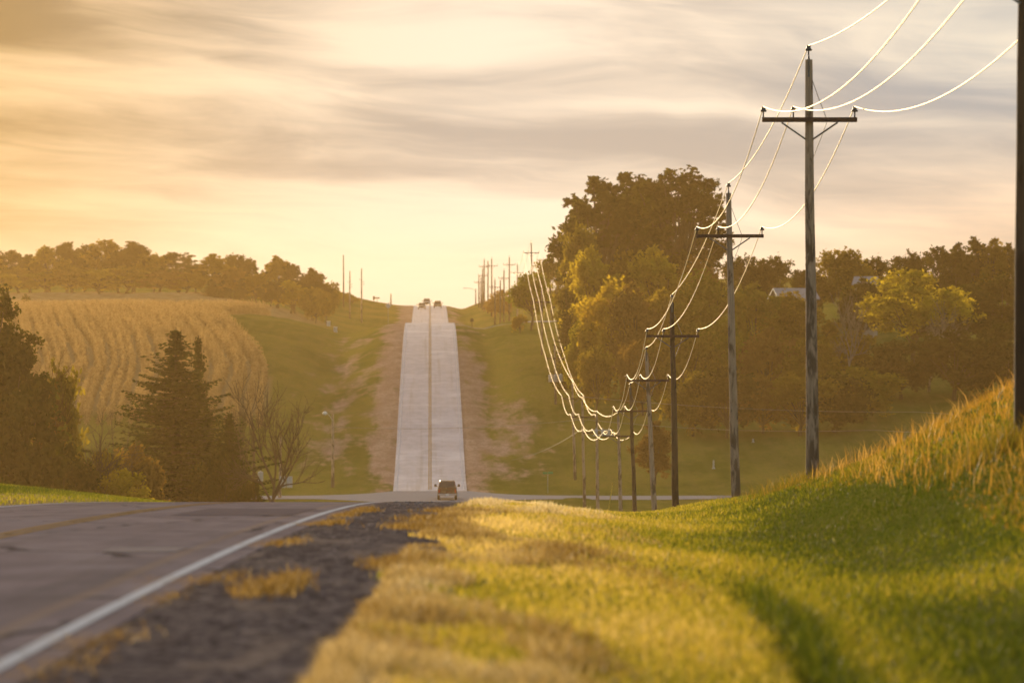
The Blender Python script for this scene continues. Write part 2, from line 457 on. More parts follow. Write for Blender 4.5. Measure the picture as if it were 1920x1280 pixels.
def paint_mat(name, c, wear):
    m, t, out = newmat(name)
    P = t.n('ShaderNodeNewGeometry').outputs['Position']
    n = t.noise(t.vmul(P, (3, .6, 1)), 2.4, 5, .65)
    c2 = t.mixc(t.rng(n, .52, .72), c, wear)
    principled(t, out, Base__Color=c2, Roughness=.8, Specular__IOR__Level=.0)
    return m
M_PW = paint_mat('white_road_paint', (.60, .60, .64), (.31, .28, .27))
M_PY = paint_mat('yellow_road_paint', (.40, .25, .08), (.30, .22, .14))
M_PATCH = paint_mat('pale_patch', (.33, .28, .27), (.23, .185, .185)); M_TAR = paint_mat('tar_patch', (.19, .152, .155), (.23, .185, .19))
M_SIDE = paint_mat('pale_side_road', (.34, .33, .35), (.25, .24, .245))

# ------------------------------------------------------------------ terrain, roads
def rows():
    y = -60.0; L = []
    while y < 1900:
        L.append(y)
        y += 3.0 if y < 20 else (1.2 if y < 200 else (3.5 if y < 560 else 6.0))
    return np.array(L + [1900.0])
YY = rows()
tt = np.sinh(np.linspace(-4.2, 4.2, 301)) / math.sinh(4.2)
GX = tt[None, :] * (YY[:, None] + 90) * .62
GX = GX + np.interp(YY, [-60, 1900], [0, -25])[:, None] * (1 - np.abs(tt[None, :]))
GY = np.repeat(YY[:, None], len(tt), 1)
GZ = ground(GX, GY)
dd = GX - xr(GY)
nr, nc = GX.shape
idx = np.arange(nr * nc).reshape(nr, nc)
Fq = np.stack([idx[:-1, :-1], idx[:-1, 1:], idx[1:, 1:], idx[1:, :-1]], -1).reshape(-1, 4)
cm = sm(-.5, .5, cornx(GY) - GX) * sm(684, 690, GY) * (1 - sm(926, 930, GY))
st = sm(-15, -25, dd) * sm(930, 960, GY) * (1 - sm(1085, 1120, GY))
soil = np.zeros_like(dd)
fa = sm(560, 640, GY)
inner = 1 - sm(4.6, 9.5, np.abs(dd))
wl = np.where(dd < 0, 1.0, np.interp(GY, [600, 760, 830, 905, 2000], [1, 1, .35, .55, .6]))
soil = np.maximum(soil, inner * fa * wl * 1.0)
bl = np.exp(-((dd + 11) / 4.5) ** 2) * sm(590, 650, GY) * (1 - sm(830, 900, GY)) * .48
br = np.exp(-((dd - 9) / 5) ** 2) * sm(590, 620, GY) * (1 - sm(690, 760, GY)) * .52
soil = np.maximum(soil, np.maximum(bl, br))
soil = np.maximum(soil, (1 - sm(5.6, 6.3, np.abs(dd))) * (1 - fa) * .9)
me = np_mesh('terrain', np.stack([GX, GY, GZ], -1).reshape(-1, 3), Fq,
             {'road_distance': dd.ravel(), 'corn': cm.ravel(), 'stubble': st.ravel(), 'soil': soil.ravel()}, True)
tag(link('terrain', me, None, M_GROUND), kind='structure')

def strip(name, ys, d0, d1, lift, mat, nx=2, skirt=0.0, zf=None):
    ys = np.asarray(ys, float); ds = np.linspace(d0, d1, nx)
    DX = np.repeat(ds[None, :], len(ys), 0); Yg = np.repeat(ys[:, None], nx, 1)
    X = xr(Yg) + DX
    Z = (zr(Yg) if zf is None else zf(X, Yg)) + lift
    if skirt:
        X = np.concatenate([X[:, :1], X, X[:, -1:]], 1); Yg = np.concatenate([Yg[:, :1], Yg, Yg[:, -1:]], 1)
        Z = np.concatenate([Z[:, :1] - skirt, Z, Z[:, -1:] - skirt], 1); DX = np.concatenate([DX[:, :1], DX, DX[:, -1:]], 1)
    a, b = X.shape
    ix = np.arange(a * b).reshape(a, b)
    Fc = np.stack([ix[:-1, :-1], ix[:-1, 1:], ix[1:, 1:], ix[1:, :-1]], -1).reshape(-1, 4)
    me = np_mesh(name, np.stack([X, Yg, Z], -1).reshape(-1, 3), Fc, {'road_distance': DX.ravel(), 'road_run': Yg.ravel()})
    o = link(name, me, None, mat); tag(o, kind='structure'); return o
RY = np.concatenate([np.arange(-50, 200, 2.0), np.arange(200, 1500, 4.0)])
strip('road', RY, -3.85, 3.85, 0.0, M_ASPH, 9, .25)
def seg(a, b): return RY[(RY >= a) & (RY <= b)]
for a, b in ((-50, 566), (596, 1500)):
    strip('edge_line', seg(a, b), 3.47, 3.61, .006, M_PW)
    strip('edge_line', seg(a, b), -3.62, -3.45, .006, M_PW)
    strip('centre_line', seg(a, b), -.16, -.06, .006, M_PY)
    strip('centre_line', seg(a, b), .06, .16, .006, M_PY)
strip('road_patch', np.arange(66.8, 69.2, .4), 2.05, 2.95, .006, M_PATCH)
strip('road_patch', np.arange(52.0, 55.0, .4), .5, 1.5, .006, M_PATCH)
strip('road_patch', np.arange(98.0, 112.0, 1), 1.0, 3.1, .006, M_TAR)
zs = lambda X, Y: ground(X, Y, False)
strip('gravel_shoulder', np.arange(-50, 330, 2.0), 3.9, 6.35, .014, M_GRAV, 8, .1, zs)
# side road through the valley, with flared corners
def side_road():
    xs = np.concatenate([np.linspace(-220, -22, 34), np.linspace(-20, 2, 45), np.linspace(4, 230, 40)])
    V = []
    for x in xs:
        yc = 581.0
        dl = abs(x - float(xr(yc)))
        fl = 9.0 * max(0.0, 1 - (max(dl - 3.8, 0)) / 9.5) ** 2.0 if dl < 13.3 else 0
        a, b = yc - 3.7 - fl, yc + 3.7 + fl
        for k in range(7):
            y = a + (b - a) * k / 6
            q = float(sm(3.0, 10, dl))
            V.append((x, y, float(zr(y)) * (1 - q) + q * float(ground(x, y, False)) + .035 - .02 * (1 - q)))
    n = len(xs); ix = np.arange(n * 7).reshape(n, 7)
    Fc = np.stack([ix[:-1, :-1], ix[1:, :-1], ix[1:, 1:], ix[:-1, 1:]], -1).reshape(-1, 4)
    tag(link('side_road', np_mesh('side_road', V, Fc), None, M_SIDE), kind='structure')
side_road()
# gravel drive on the right beyond the field
V = []; xs = np.linspace(3.9, 26, 16)
for q in xs:
    for y in (884.0, 886, 888, 890):
        X = float(xr(y)) + q
        V.append((X, y + (q - 4) * .25, float(ground(X, y + (q - 4) * .25, False)) + .03))
ix = np.arange(64).reshape(16, 4)
tag(link('driveway', np_mesh('driveway', V, np.stack([ix[:-1, :-1], ix[1:, :-1], ix[1:, 1:], ix[:-1, 1:]], -1).reshape(-1, 4)), None, M_SIDE), kind='structure')

# ------------------------------------------------------------------ grass as stuff
def blades(name, X, Y, h, w, lean, tint, mat, rs, curve=True):
    n = len(X)
    Z = ground(X, Y) - .01
    a = rs.uniform(0, 2 * math.pi, n); b = rs.uniform(0, 2 * math.pi, n)
    dx, dy = np.cos(a) * w / 2, np.sin(a) * w / 2
    lx, ly = np.cos(b) * lean * h, np.sin(b) * lean * h
    B = np.stack([X, Y, Z], -1)
    o = np.zeros((n, 5, 3), np.float32)
    W = np.stack([dx, dy, np.zeros(n)], -1); Lh = np.stack([lx, ly, h], -1)
    M = B + Lh * np.array([.3, .3, .58])
    o[:, 0] = B - W; o[:, 1] = B + W; o[:, 2] = M - W * .75; o[:, 3] = M + W * .75; o[:, 4] = B + Lh
    k = (np.arange(n) * 5)[:, None, None]
    tri = np.array([[0, 1, 3], [0, 3, 2], [2, 3, 4]])[None] + k
    me = np_mesh(name, o.reshape(-1, 3), tri.reshape(-1, 3), {'tint': np.repeat(tint, 5)})
    ob = link(name, me, None, mat)
    tag(ob, kind='stuff')
    return ob
def nz2(X, Y, s, seed):
    r = np.random.default_rng(seed); v = np.zeros_like(X)
    for k in range(7):
        a, b, p = r.normal(0, 1, 3)
        v += np.sin((X * a * 1.6 + Y * b * .13) * s + p * 9)
    return v / 3.2
rs = np.random.default_rng(11)
def sampleY(n, a, b, p=1.0): return a * (b / a) ** (rs.uniform(0, 1, n) ** p)
# mown lawn
n = 330000
Y = sampleY(n, 26, 230); X = rs.uniform(0, 1, n) * (.115 * Y + 4.5) - 2.6
d = X - xr(Y)
edge = 6.0 + .3 * nz2(X, Y * 7, .8, 6) + .25 * sm(90, 150, Y) + .55 * nz2(X, Y, .55, 3) + .25 * nz2(X, Y, 2.1, 5)
k = (d > edge) & (d < 17)
X, Y, d = X[k], Y[k], d[k]
patch = nz2(X, Y, .42, 8); patch2 = nz2(X, Y, 1.3, 9)
dryness = np.clip(1.05 - (d - 5.8) / 3.2, 0, 1)
bright = np.exp(-((X - (.9 + .012 * (Y - 60))) / (1.1 + .012 * Y)) ** 2)          # sunlit middle stripe of the lawn, put into the blade tint
dark = sm(3.0, 5.5, X + .8 * nz2(X, Y, .3, 12)) * (1 - sm(90, 150, Y))  # shade of the near right corner, painted into the blade tint
tint = np.clip(.28 + .24 * patch + .14 * patch2 + .34 * dryness + .26 * bright - .32 * dark + rs.normal(0, .16, len(X)), 0, 1)
h = rs.uniform(.035, .10, len(X)) * (1 + .35 * np.clip(patch2, -1, 1.5)); w = rs.uniform(.007, .014, len(X)) * (1 + Y / 130)
rut = np.exp(-((X - 2.3 - .012 * (Y - 34) - .06 * np.sin(Y * .4)) / .24) ** 2) * sm(24, 30, Y) * (1 - sm(58, 68, Y))
tint = np.clip(tint - .55 * rut, 0, 1); h = h * (1 + .9 * rut)
blades('lawn_grass', X, Y, h, w, rs.uniform(.1, .8, len(X)), tint, M_LAWN, rs)
# dry bleached edge of the verge
n = 85000
Y = sampleY(n, 26, 175); q = np.abs(rs.normal(0, 1.15, n)); X = xr(Y) + 5.65 + .3 * sm(90, 150, Y) + q * 1.25
keep = (nz2(X, Y, .8, 21) + .5 * nz2(X, Y, 2.4, 22) + .5 * nz2(X, Y * 6, .9, 24) + .5 - q * .4) > 0
X, Y = X[keep], Y[keep]; nn = len(X)
tint = np.clip(.38 + .26 * nz2(X, Y, .5, 23) + .16 * nz2(X, Y * 7, 1.1, 26) + sm(60, 130, Y) * .35 + rs.normal(0, .18, nn), 0, 1)
clump = np.clip(.75 + .5 * nz2(X, Y * 7, 1.3, 25), .25, 1.6)
blades('dry_grass', X, Y, rs.uniform(.06, .15, nn) * clump, rs.uniform(.006, .012, nn) * (1 + Y / 130), rs.uniform(.2, .9, nn), tint, M_DRY, rs)
# tufts that creep over the gravel along the paint
def tuft_spots():
    S = []
    for (u, v, wpx) in ((150, 1205, 130), (350, 1088, 150), (300, 1122, 70), (505, 1108, 95), (545, 1095, 50), (505, 1020, 90), (590, 983, 90), (640, 968, 45), (735, 942, 30),
                        (680, 960, 40), (830, 975, 120), (800, 990, 110), (880, 960, 130), (760, 1060, 120), (840, 1000, 60), (60, 1255, 140)):
        Ys = np.linspace(28, 175, 900); vv = 640 - F * ground(xr(Ys) + 4.6, Ys) / Ys
        yy = float(Ys[np.argmin(np.abs(vv - v))]); S.append((ux(u, yy), yy, wpx / F * yy))
    return S
X = []; Y = []; TT = []
for (x, y, wd) in tuft_spots():
    c = int(520 + 900 * wd)
    X.append(rs.normal(x, wd * .30, c)); Y.append(rs.normal(y, 1.1, c)); TT.append(np.full(c, .10))
X = np.concatenate(X); Y = np.concatenate(Y); TT = np.concatenate(TT)
blades('weed_tufts', X, Y, rs.uniform(.05, .15, len(X)), rs.uniform(.006, .012, len(X)) * (1 + Y / 150), rs.uniform(.3, 1.0, len(X)),
       np.clip(TT + rs.normal(0, .18, len(X)), 0, 1), M_DRY, rs)
# tall grass up the cut bank
n = 150000
Y = sampleY(n, 45, 250); X = xr(Y) + rs.uniform(11.2, 30, n)
d = X - xr(Y); hb = ground(X, Y) - zr(Y)
k = (X < .12 * Y + 5) & ((hb + .45 * nz2(X, Y, .5, 31)) > .25)
X, Y, hb = X[k], Y[k], hb[k]; nn = len(X)
tall = np.clip(.25 + hb * .45 + .25 * nz2(X, Y, .9, 33), .15, 1.25)
tint = np.clip(.24 + .24 * hb + .22 * nz2(X, Y, .35, 34) + rs.normal(0, .17, nn), 0, 1)
blades('tall_grass', X, Y, rs.uniform(.06, .24, nn) * tall, rs.uniform(.006, .012, nn) * (1 + Y / 140), rs.uniform(.2, 1.0, nn), tint, M_TALL, rs)
# weeds at the feet of the bank poles and seed stems standing over the bank
X = []; Y = []
for (x, y, c, wd) in ((7.6, 146, 900, .45), (8.0, 90, 1500, .55), (8.15, 205, 500, .5), (6.8, 143, 350, .5)):
    X.append(rs.normal(x, wd, c)); Y.append(rs.normal(y, .8, c))
X = np.concatenate(X); Y = np.concatenate(Y); nn = len(X)
blades('weed_clumps', X, Y, rs.uniform(.15, .5, nn), rs.uniform(.008, .018, nn), rs.uniform(.2, .8, nn), np.clip(rs.normal(.18, .2, nn), 0, 1), M_TALL, rs)
n = 9000
Y = sampleY(n, 60, 240); X = xr(Y) + rs.uniform(12.5, 28, n); hb = ground(X, Y) - zr(Y)
k = (X < .12 * Y + 5) & (hb > .5)
X, Y = X[k], Y[k]; nn = len(X)
blades('seed_stems', X, Y, rs.uniform(.25, .6, nn), rs.uniform(.006, .010, nn) * (1 + Y / 160), rs.uniform(.1, .8, nn), np.clip(rs.normal(.8, .15, nn), 0, 1), M_TALL, rs)
# left verge
n = 40000
Y = rs.uniform(95, 215, n); X = xr(Y) - 4.0 - rs.uniform(0, 1, n) ** 1.3 * 12
tint = np.clip(.28 + .2 * nz2(X, Y, .5, 41) + rs.normal(0, .14, n), 0, 1)
blades('verge_grass', X, Y, rs.uniform(.04, .12, n), rs.uniform(.012, .022, n), rs.uniform(.2, .8, n), tint, M_LAWN, rs)
# loose stones on the shoulder
n = 5200
Y = sampleY(n, 27, 150); X = xr(Y) + rs.uniform(3.85, 6.4, n); s = rs.uniform(.008, .038, n) * (1 + Y / 200)
Zs = ground(X, Y, False) - .01
oc = np.array([(1, 0, 0), (0, 1, 0), (-1, 0, 0), (0, -1, 0), (0, 0, .7), (0, 0, -.7)])
a = rs.uniform(0, 6.28, n)
V = np.zeros((n, 6, 3)); jit = rs.uniform(.7, 1.25, (n, 6, 1))
V[:] = oc[None] * jit
V = np.stack([V[..., 0] * np.cos(a)[:, None] - V[..., 1] * np.sin(a)[:, None], V[..., 0] * np.sin(a)[:, None] + V[..., 1] * np.cos(a)[:, None], V[..., 2]], -1) * s[:, None, None]
V += np.stack([X, Y, Zs], -1)[:, None]
tri = np.array([[0, 1, 4], [1, 2, 4], [2, 3, 4], [3, 0, 4], [1, 0, 5], [2, 1, 5], [3, 2, 5], [0, 3, 5]])[None] + (np.arange(n) * 6)[:, None, None]
tag(link('gravel_stones', np_mesh('gravel_stones', V.reshape(-1, 3), tri.reshape(-1, 3)), None, simple('stone', (.24, .20, .195), .8, 0, .6, .9)), kind='stuff')

# ------------------------------------------------------------------ cornfield (stuff): rows run up the hill
def corn():
    r = np.random.default_rng(5); PX = []; PY = []
    for i in range(92):
        ys = np.arange(672, 928, .42); ys = ys + r.normal(0, .1, len(ys))
        xs = cornx(ys) - .7 - i * 1.28 + .25 * np.sin(ys * .06 + i * .35) + r.normal(0, .15, len(ys)) + .25 * math.sin(i * 2.7)
        k = r.uniform(0, 1, len(ys)) > .06
        PX.append(xs[k]); PY.append(ys[k])
    X = np.concatenate(PX); Y = np.concatenate(PY); n = len(X)
    Z = ground(X, Y) - .02
    H = r.uniform(1.45, 2.4, n) + .15 * nz2(X, Y, .2, 77); parts = []; tints = []
    def tri(A, B, C, tn): parts.append(np.stack([A, B, C], 1)); tints.append(np.repeat(tn, 3))
    base = np.stack([X, Y, Z], -1); tn = np.clip(r.normal(.5, .2, n), 0, 1)
    up = np.array([0, 0, 1.])
    sw = np.stack([np.full(n, .035), np.zeros(n), np.zeros(n)], -1)
    lean = np.stack([r.normal(0, .08, n), r.normal(0, .08, n), np.ones(n)], -1) * H[:, None]
    tri(base - sw, base + sw, base + lean, tn)
    for q in range(6):
        a = r.uniform(0, 6.28, n); hh = r.uniform(.25, .92, n)
        dr = np.stack([np.cos(a), np.sin(a), np.zeros(n)], -1)
        b0 = base + lean * hh[:, None]
        tip = b0 + dr * r.uniform(.3, .56, n)[:, None] + up * r.uniform(-.45, .12, n)[:, None]
        s2 = up * .075 * np.ones((n, 1))
        tri(b0 - s2, b0 + s2, tip, np.clip(tn + r.normal(0, .15, n), 0, 1))
    for q in range(2):
        a = r.uniform(0, 6.28, n)
        dr = np.stack([np.cos(a), np.sin(a), np.zeros(n)], -1)
        top = base + lean * .95
        tri(top - sw, top + sw, top + dr * .14 + up * .28, np.clip(tn + .3, 0, 1))
    V = np.concatenate([p.reshape(-1, 3) for p in parts]); T = np.concatenate(tints)
    mt = blade_mat('corn_leaves', [(0, (.19, .125, .06)), (.5, (.27, .185, .095)), (1, (.37, .27, .15))], .4, .2)
    tag(link('corn_plants', np_mesh('corn_plants', V, np.arange(len(V)).reshape(-1, 3), {'tint': T}), None, mt), kind='stuff')
corn()

# ------------------------------------------------------------------ trees
def quads(C, size, r, flat=0.0):
    n = len(C)
    a = r.normal(0, 1, (n, 3)); a[:, 2] *= (1 - flat); a /= np.linalg.norm(a, axis=1)[:, None] + 1e-9
    b = r.normal(0, 1, (n, 3)); b -= a * (a * b).sum(1)[:, None]; b /= np.linalg.norm(b, axis=1)[:, None] + 1e-9
    s = size[:, None]
    V = np.stack([C - a * s * .9, C + b * s * .45, C + a * s * .9, C - b * s * .45], 1)
    return V.reshape(-1, 3), np.arange(n * 4).reshape(n, 4)

def broadleaf(name, seed, H, W, tf=.2, nl=18, nc=15, nleaf=26, leaf=.24, squash=1.0, up=0.0, lobe=.30, droop=0.0, gap=.0):
    r = np.random.default_rng(seed); rd = random.Random(seed)
    a, c = W / 2, H * (1 - tf) / 2; cz = H * tf + c
    lobes = []
    for i in range(nl):
        z = r.uniform(-.75, .95); ph = r.uniform(0, 6.28); q = math.sqrt(max(0, 1 - z * z))
        k = r.uniform(.25, 1) ** .45 * .78
        wz = 1.0 - up * max(0, z)
        lobes.append((a * q * math.cos(ph) * k * wz, a * q * math.sin(ph) * k * wz, cz + c * z * k * 1.02, lobe * a * r.uniform(.75, 1.3)))
    lobes.append((0, 0, cz + c * .68, lobe * a * (1 - .4 * up)))
    Cs = []; Ss = []; Ts = []
    for (x, y, z, rad) in lobes:
        lt = r.normal(.45, .2)
        for j in range(nc):
            v = r.normal(0, 1, 3); v[2] += .25; v /= np.linalg.norm(v)
            p = np.array([x, y, z]) + v * rad * np.array([1, 1, squash]) * r.uniform(.3, 1.35)
            if r.uniform() < gap: continue
            g = r.normal(0, 1, (nleaf, 3)) * rad * np.array([.22, .22, .17 * squash + .03])
            g[:, 2] -= droop * np.abs(g[:, 0] + g[:, 1])
            Cs.append(p + g); Ss.append(leaf * r.uniform(.65, 1.35, nleaf)); Ts.append(r.normal(lt + r.normal(0, .1), .16, nleaf))
    C = np.concatenate(Cs); S = np.concatenate(Ss)
    C[:, 2] = np.maximum(C[:, 2], .1)
    V, Fc = quads(C, S, r, .25)
    tint = np.repeat(np.clip(np.concatenate(Ts), 0, 1), 4)
    crown = np_mesh(name + '_crown', V, Fc, {'tint': tint})
    mb = MB(); R0 = max(.12, H * .018)
    top = H * (tf + .25)
    tr = [(0, 0, -.4)] + [(r.normal(0, .03) * H * k, r.normal(0, .03) * H * k, top * k) for k in (.25, .5, .75, 1)]
    mb.tube(tr, [R0 * 1.35, R0 * 1.1, R0, R0 * .85, R0 * .6], 8)
    for (x, y, z, rad) in lobes:
        k = rd.uniform(.45, .98); i0 = k * 4; i = int(min(i0, 3)); f = i0 - i
        s0 = np.array(tr[i]) * (1 - f) + np.array(tr[i + 1]) * f
        e = np.array([x, y, z]); mdl = s0 * .45 + e * .55 + np.array([0, 0, .06 * H * rd.uniform(-.3, .8)])
        mb.tube([s0, mdl, e, e + (e - mdl) * .12], [R0 * .42, R0 * .28, R0 * .12, .01], 5, False)
    return mb.mesh(name + '_trunk', True), crown

def conifer(name, seed, H, W, den=1.0, needle=.2, full=1.0):
    r = np.random.default_rng(seed); Cs = []; Ss = []; mb = MB()
    mb.tube([(0, 0, -.4), (0, 0, H * .5), (0, 0, H)], [H * .017, H * .010, .012], 7)
    z = H * .04
    while z < H * .99:
        f = 1 - z / H
        Lm = W / 2 * (min(1.0, f * 1.12) ** full) * (1.0 if f < .9 else .85) + .06
        nb = max(3, int((11 if f > .25 else 7) * den * r.uniform(.7, 1.15)))
        p0 = r.uniform(0, 6.28)
        for b in range(nb):
            ph = p0 + 6.283 * b / nb + r.normal(0, .3)
            L = Lm * (r.uniform(.45, 1.0) if r.uniform() < .7 else r.uniform(.95, 1.22))
            n = max(3, int(L / .13)); s = np.linspace(.08, 1, n)
            dip = -.30 * f - .02; zb = z + r.normal(0, .08)
            pts = np.stack([np.cos(ph) * L * s, np.sin(ph) * L * s, zb + L * (dip * s + (.36 if f > .2 else .75) * s ** 2.6)], -1)
            if L > .8: mb.tube(pts[::max(1, len(pts) // 4)], np.linspace(.035, .008, len(pts[::max(1, len(pts) // 4)])) * (H / 14), 4, False)
            wd = (.20 * L * (1 - s * .8) + .05)
            sd = np.array([-np.sin(ph), np.cos(ph), 0])
            for k in range(5):
                off = r.normal(0, 1, n) * wd
                Cs.append(pts + sd * off[:, None] + np.stack([np.zeros(n), np.zeros(n), r.normal(-.03, .05, n) - .25 * np.abs(off) * f - .04], -1))
                Ss.append(needle * r.uniform(.6, 1.3, n) * (1 - .45 * s))
        z += (.26 + .30 * f) * (H / 14) ** .5 * r.uniform(.75, 1.25)
    C = np.concatenate(Cs); S = np.concatenate(Ss)
    V, Fc = quads(C, S, r, .35)
    tint = np.repeat(np.clip(r.normal(.42, .25, len(C)), 0, 1), 4)
    return mb.mesh(name + '_trunk', True), np_mesh(name + '_crown', V, Fc, {'tint': tint})

def bare(name, seed, H, spread=.5, lean=(0, 0), depth=5, kids=(4, 4, 4, 3, 3), thick=1.0):
    r = np.random.default_rng(seed); mb = MB(); tw = MB()
    def grow(p, v, L, rad, dp):
        n = 4; pts = [p]; q = p.copy(); vv = v.copy()
        for i in range(n):
            vv = vv + r.normal(0, .13, 3) + np.array([0, 0, .05]); vv /= np.linalg.norm(vv)
            q = q + vv * L / n; pts.append(q.copy())
        rr = np.linspace(rad, rad * .5, n + 1)
        (mb if dp < 2 else tw).tube(pts, rr, 7 if dp == 0 else (5 if dp < 3 else 3), dp == 0)
        if dp + 1 >= depth: return
        for c in range(kids[dp]):
            k = r.uniform(.38 if dp else .45, 1.0); i = min(int(k * n), n - 1); f = k * n - i
            s0 = pts[i] * (1 - f) + pts[i + 1] * f
            a = r.normal(0, 1, 3); a -= vv * np.dot(a, vv); a /= np.linalg.norm(a)
            nv = vv * r.uniform(.55, 1.0) + a * r.uniform(.5, 1.0) * spread * 1.5; nv[2] += .12; nv /= np.linalg.norm(nv)
            grow(s0, nv, L * r.uniform(.5, .8), rad * (.55 if dp else .6), dp + 1)
        grow(pts[-1], vv, L * .65, rad * .5, dp + 1)
    v0 = np.array([lean[0], lean[1], 1.]); v0 /= np.linalg.norm(v0)
    grow(np.array([0, 0, -.3]), v0, H * .38, H * .016 * thick, 0)
    return mb.mesh(name + '_trunk', True), tw.mesh(name + '_crown', True)

PRO = {
    'round1': broadleaf('round_tree', 1, 10, 8, .16, 20, 14, 26, .26),
    'round2': broadleaf('round_tree', 2, 10, 7.4, .14, 22, 13, 26, .26, lobe=.27),
    'round3': broadleaf('round_tree', 3, 10, 8.6, .10, 24, 13, 24, .26, lobe=.26),
    'pine1': broadleaf('pine', 4, 10, 7, .10, 34, 10, 22, .21, squash=1.1, up=.3, lobe=.21, gap=.12),
    'pine2': broadleaf('pine', 5, 10, 6.4, .10, 34, 10, 22, .21, squash=1.1, up=.55, lobe=.21, gap=.14),
    'tall1': broadleaf('tall_tree', 6, 22, 12.5, .2, 78, 9, 20, .32, squash=.9, lobe=.16, gap=.12),
    'tall2': broadleaf('tall_tree', 7, 22, 12, .2, 74, 9, 20, .32, squash=.9, lobe=.16, gap=.14),
    'full1': broadleaf('full_tree', 31, 10, 8, .02, 30, 12, 24, .25, lobe=.25),
    'full2': broadleaf('full_tree', 32, 10, 7.5, .03, 30, 12, 24, .25, lobe=.24, up=.2),
    'plume1': broadleaf('plume_tree', 33, 12, 5, .05, 44, 10, 20, .22, up=.7, lobe=.3, gap=.1),
    'plume2': broadleaf('plume_tree', 34, 12, 5.5, .05, 44, 10, 20, .22, up=.6, lobe=.28, gap=.15),
    'bush1': broadleaf('bush', 8, 6, 7.5, .02, 20, 14, 26, .21, lobe=.28),
    'bush2': broadleaf('bush', 9, 6, 6.5, .03, 20, 14, 24, .20, lobe=.25),
    'yellow1': broadleaf('yellow_tree', 10, 12, 13, .22, 34, 13, 24, .25, squash=.8, up=.1, lobe=.2, gap=.2),
    'spruce1': conifer('spruce', 11, 16, 8.4),
    'spruce2': conifer('spruce', 12, 12, 4.8, .9, .2, .9),
    'spruce3': conifer('spruce', 13, 10, 4.6, .9, .2, .85),
    'cone1': broadleaf('cone_bush', 14, 7, 3.6, .02, 26, 12, 22, .16, up=.75, lobe=.34),
    'bare1': bare('bare_tree', 21, 12, .62),
    'bare2': bare('bare_tree', 22, 11, .55),
    'bare3': bare('bare_tree', 23, 12, .7, (.75, 0), 5),
    'oldtree': broadleaf('old_tree', 15, 20, 9.5, .42, 40, 13, 26, .24, lobe=.24, gap=.1),
}
def extent(k):
    P = []
    for me in PRO[k]:
        q = np.empty(len(me.vertices) * 3, np.float32); me.vertices.foreach_get('co', q); P.append(q.reshape(-1, 3))
    big = P[1] if len(P[1]) > 50 else P[0]
    return float(np.percentile(big[:, 2], 99.7)), float(np.percentile(np.abs(big[:, :2]), 98.5) * 2)
NAT = {k: extent(k) for k in PRO}
rt = random.Random(3)
def tree(kind, u, Y, vtop, wpx, mat, name, label, cat='tree', group=None, dz=0.0, rz=None, trunk=None):
    x = ux(u, Y); z0 = gz(x, Y) + dz
    H = max(1.5, vz(vtop, Y) - z0); W = wpx / F * Y
    h0, w0 = NAT[kind]
    o = empty(name, (x, Y, z0), rt.uniform(0, 6.28) if rz is None else rz)
    o.scale = (W / w0, W / w0, H / h0)
    tag(o, label, cat, group)
    tm, cm_ = PRO[kind]
    if kind.startswith('bare'):
        link('trunk', tm, o, trunk or M_TWIG); link('crown', cm_, o, mat)
    else:
        link('trunk', tm, o, trunk or M_BARK); link('crown', cm_, o, mat)
    return o
ORD = ['first', 'second', 'third', 'fourth', 'fifth', 'sixth', 'seventh', 'eighth', 'ninth', 'tenth', 'eleventh', 'twelfth', 'thirteenth', 'fourteenth',
       'fifteenth', 'sixteenth', 'seventeenth', 'eighteenth', 'nineteenth', 'twentieth']
# skyline behind the cornfield
SK = [(-30, 480, 80, 'pine1'), (14, 470, 66, 'pine1'), (56, 478, 62, 'pine2'), (92, 463, 66, 'pine1'), (126, 455, 62, 'pine2'), (158, 460, 56, 'pine1'), (190, 451, 76, 'pine1'),
      (222, 472, 62, 'round2'), (250, 454, 84, 'pine2'), (288, 476, 60, 'round1'), (335, 474, 78, 'pine1'), (366, 496, 48, 'round2'), (401, 477, 66, 'pine2'), (440, 478, 48, 'round1'),
      (473, 486, 50, 'pine1'), (520, 481, 66, 'pine2'), (552, 496, 52, 'pine1'), (586, 504, 62, 'pine2'), (612, 530, 42, 'round1')]
for i, (u, v, w, kd) in enumerate(SK):
    w_ = 'pine with layered branches' if kd.startswith('pine') else 'broad round tree'
    tree(kd, u, 1084 + rt.uniform(-8, 12), v, w * 1.15, L_DARK if i % 3 else L_OLIVE, 'pine_tree' if kd.startswith('pine') else 'tree',
         f'hazy {w_}, {ORD[i]} from the left on the skyline behind the cornfield', 'tree', 'trees on the skyline behind the cornfield')
FR = [(-10, 508, 80, 'full1', L_YEL), (34, 502, 74, 'full1', L_OLIVE), (85, 510, 80, 'full2', L_GREEN), (135, 500, 86, 'full1', L_OLIVE), (185, 506, 70, 'full1', L_YEL),
      (238, 500, 84, 'full2', L_OLIVE), (300, 508, 82, 'full1', L_RUST), (350, 512, 70, 'full1', L_OLIVE), (396, 524, 34, 'spruce3', L_SPR), (418, 524, 34, 'spruce2', L_SPR),
      (434, 503, 54, 'full2', L_RUST), (452, 522, 36, 'spruce3', L_SPR), (480, 515, 50, 'full1', L_OLIVE), (508, 528, 38, 'full1', L_DARK), (545, 528, 58, 'full2', L_YEL), (592, 540, 50, 'bush1', L_OLIVE)]
for i, (u, v, w, kd, mt) in enumerate(FR):
    cn = 'small spruce' if kd.startswith('spruce') else {L_YEL: 'yellowing tree', L_OLIVE: 'olive tree', L_GREEN: 'green tree', L_RUST: 'rusty orange tree', L_DARK: 'dark round tree'}[mt]
    tree(kd, u, 1066 + rt.uniform(-6, 8), v, w * 1.2, mt, 'spruce_tree' if kd.startswith('spruce') else 'tree',
         f'{cn}, {ORD[i]} from the left in the lower front row beyond the corn', 'tree', 'lower trees in front of the skyline pines')
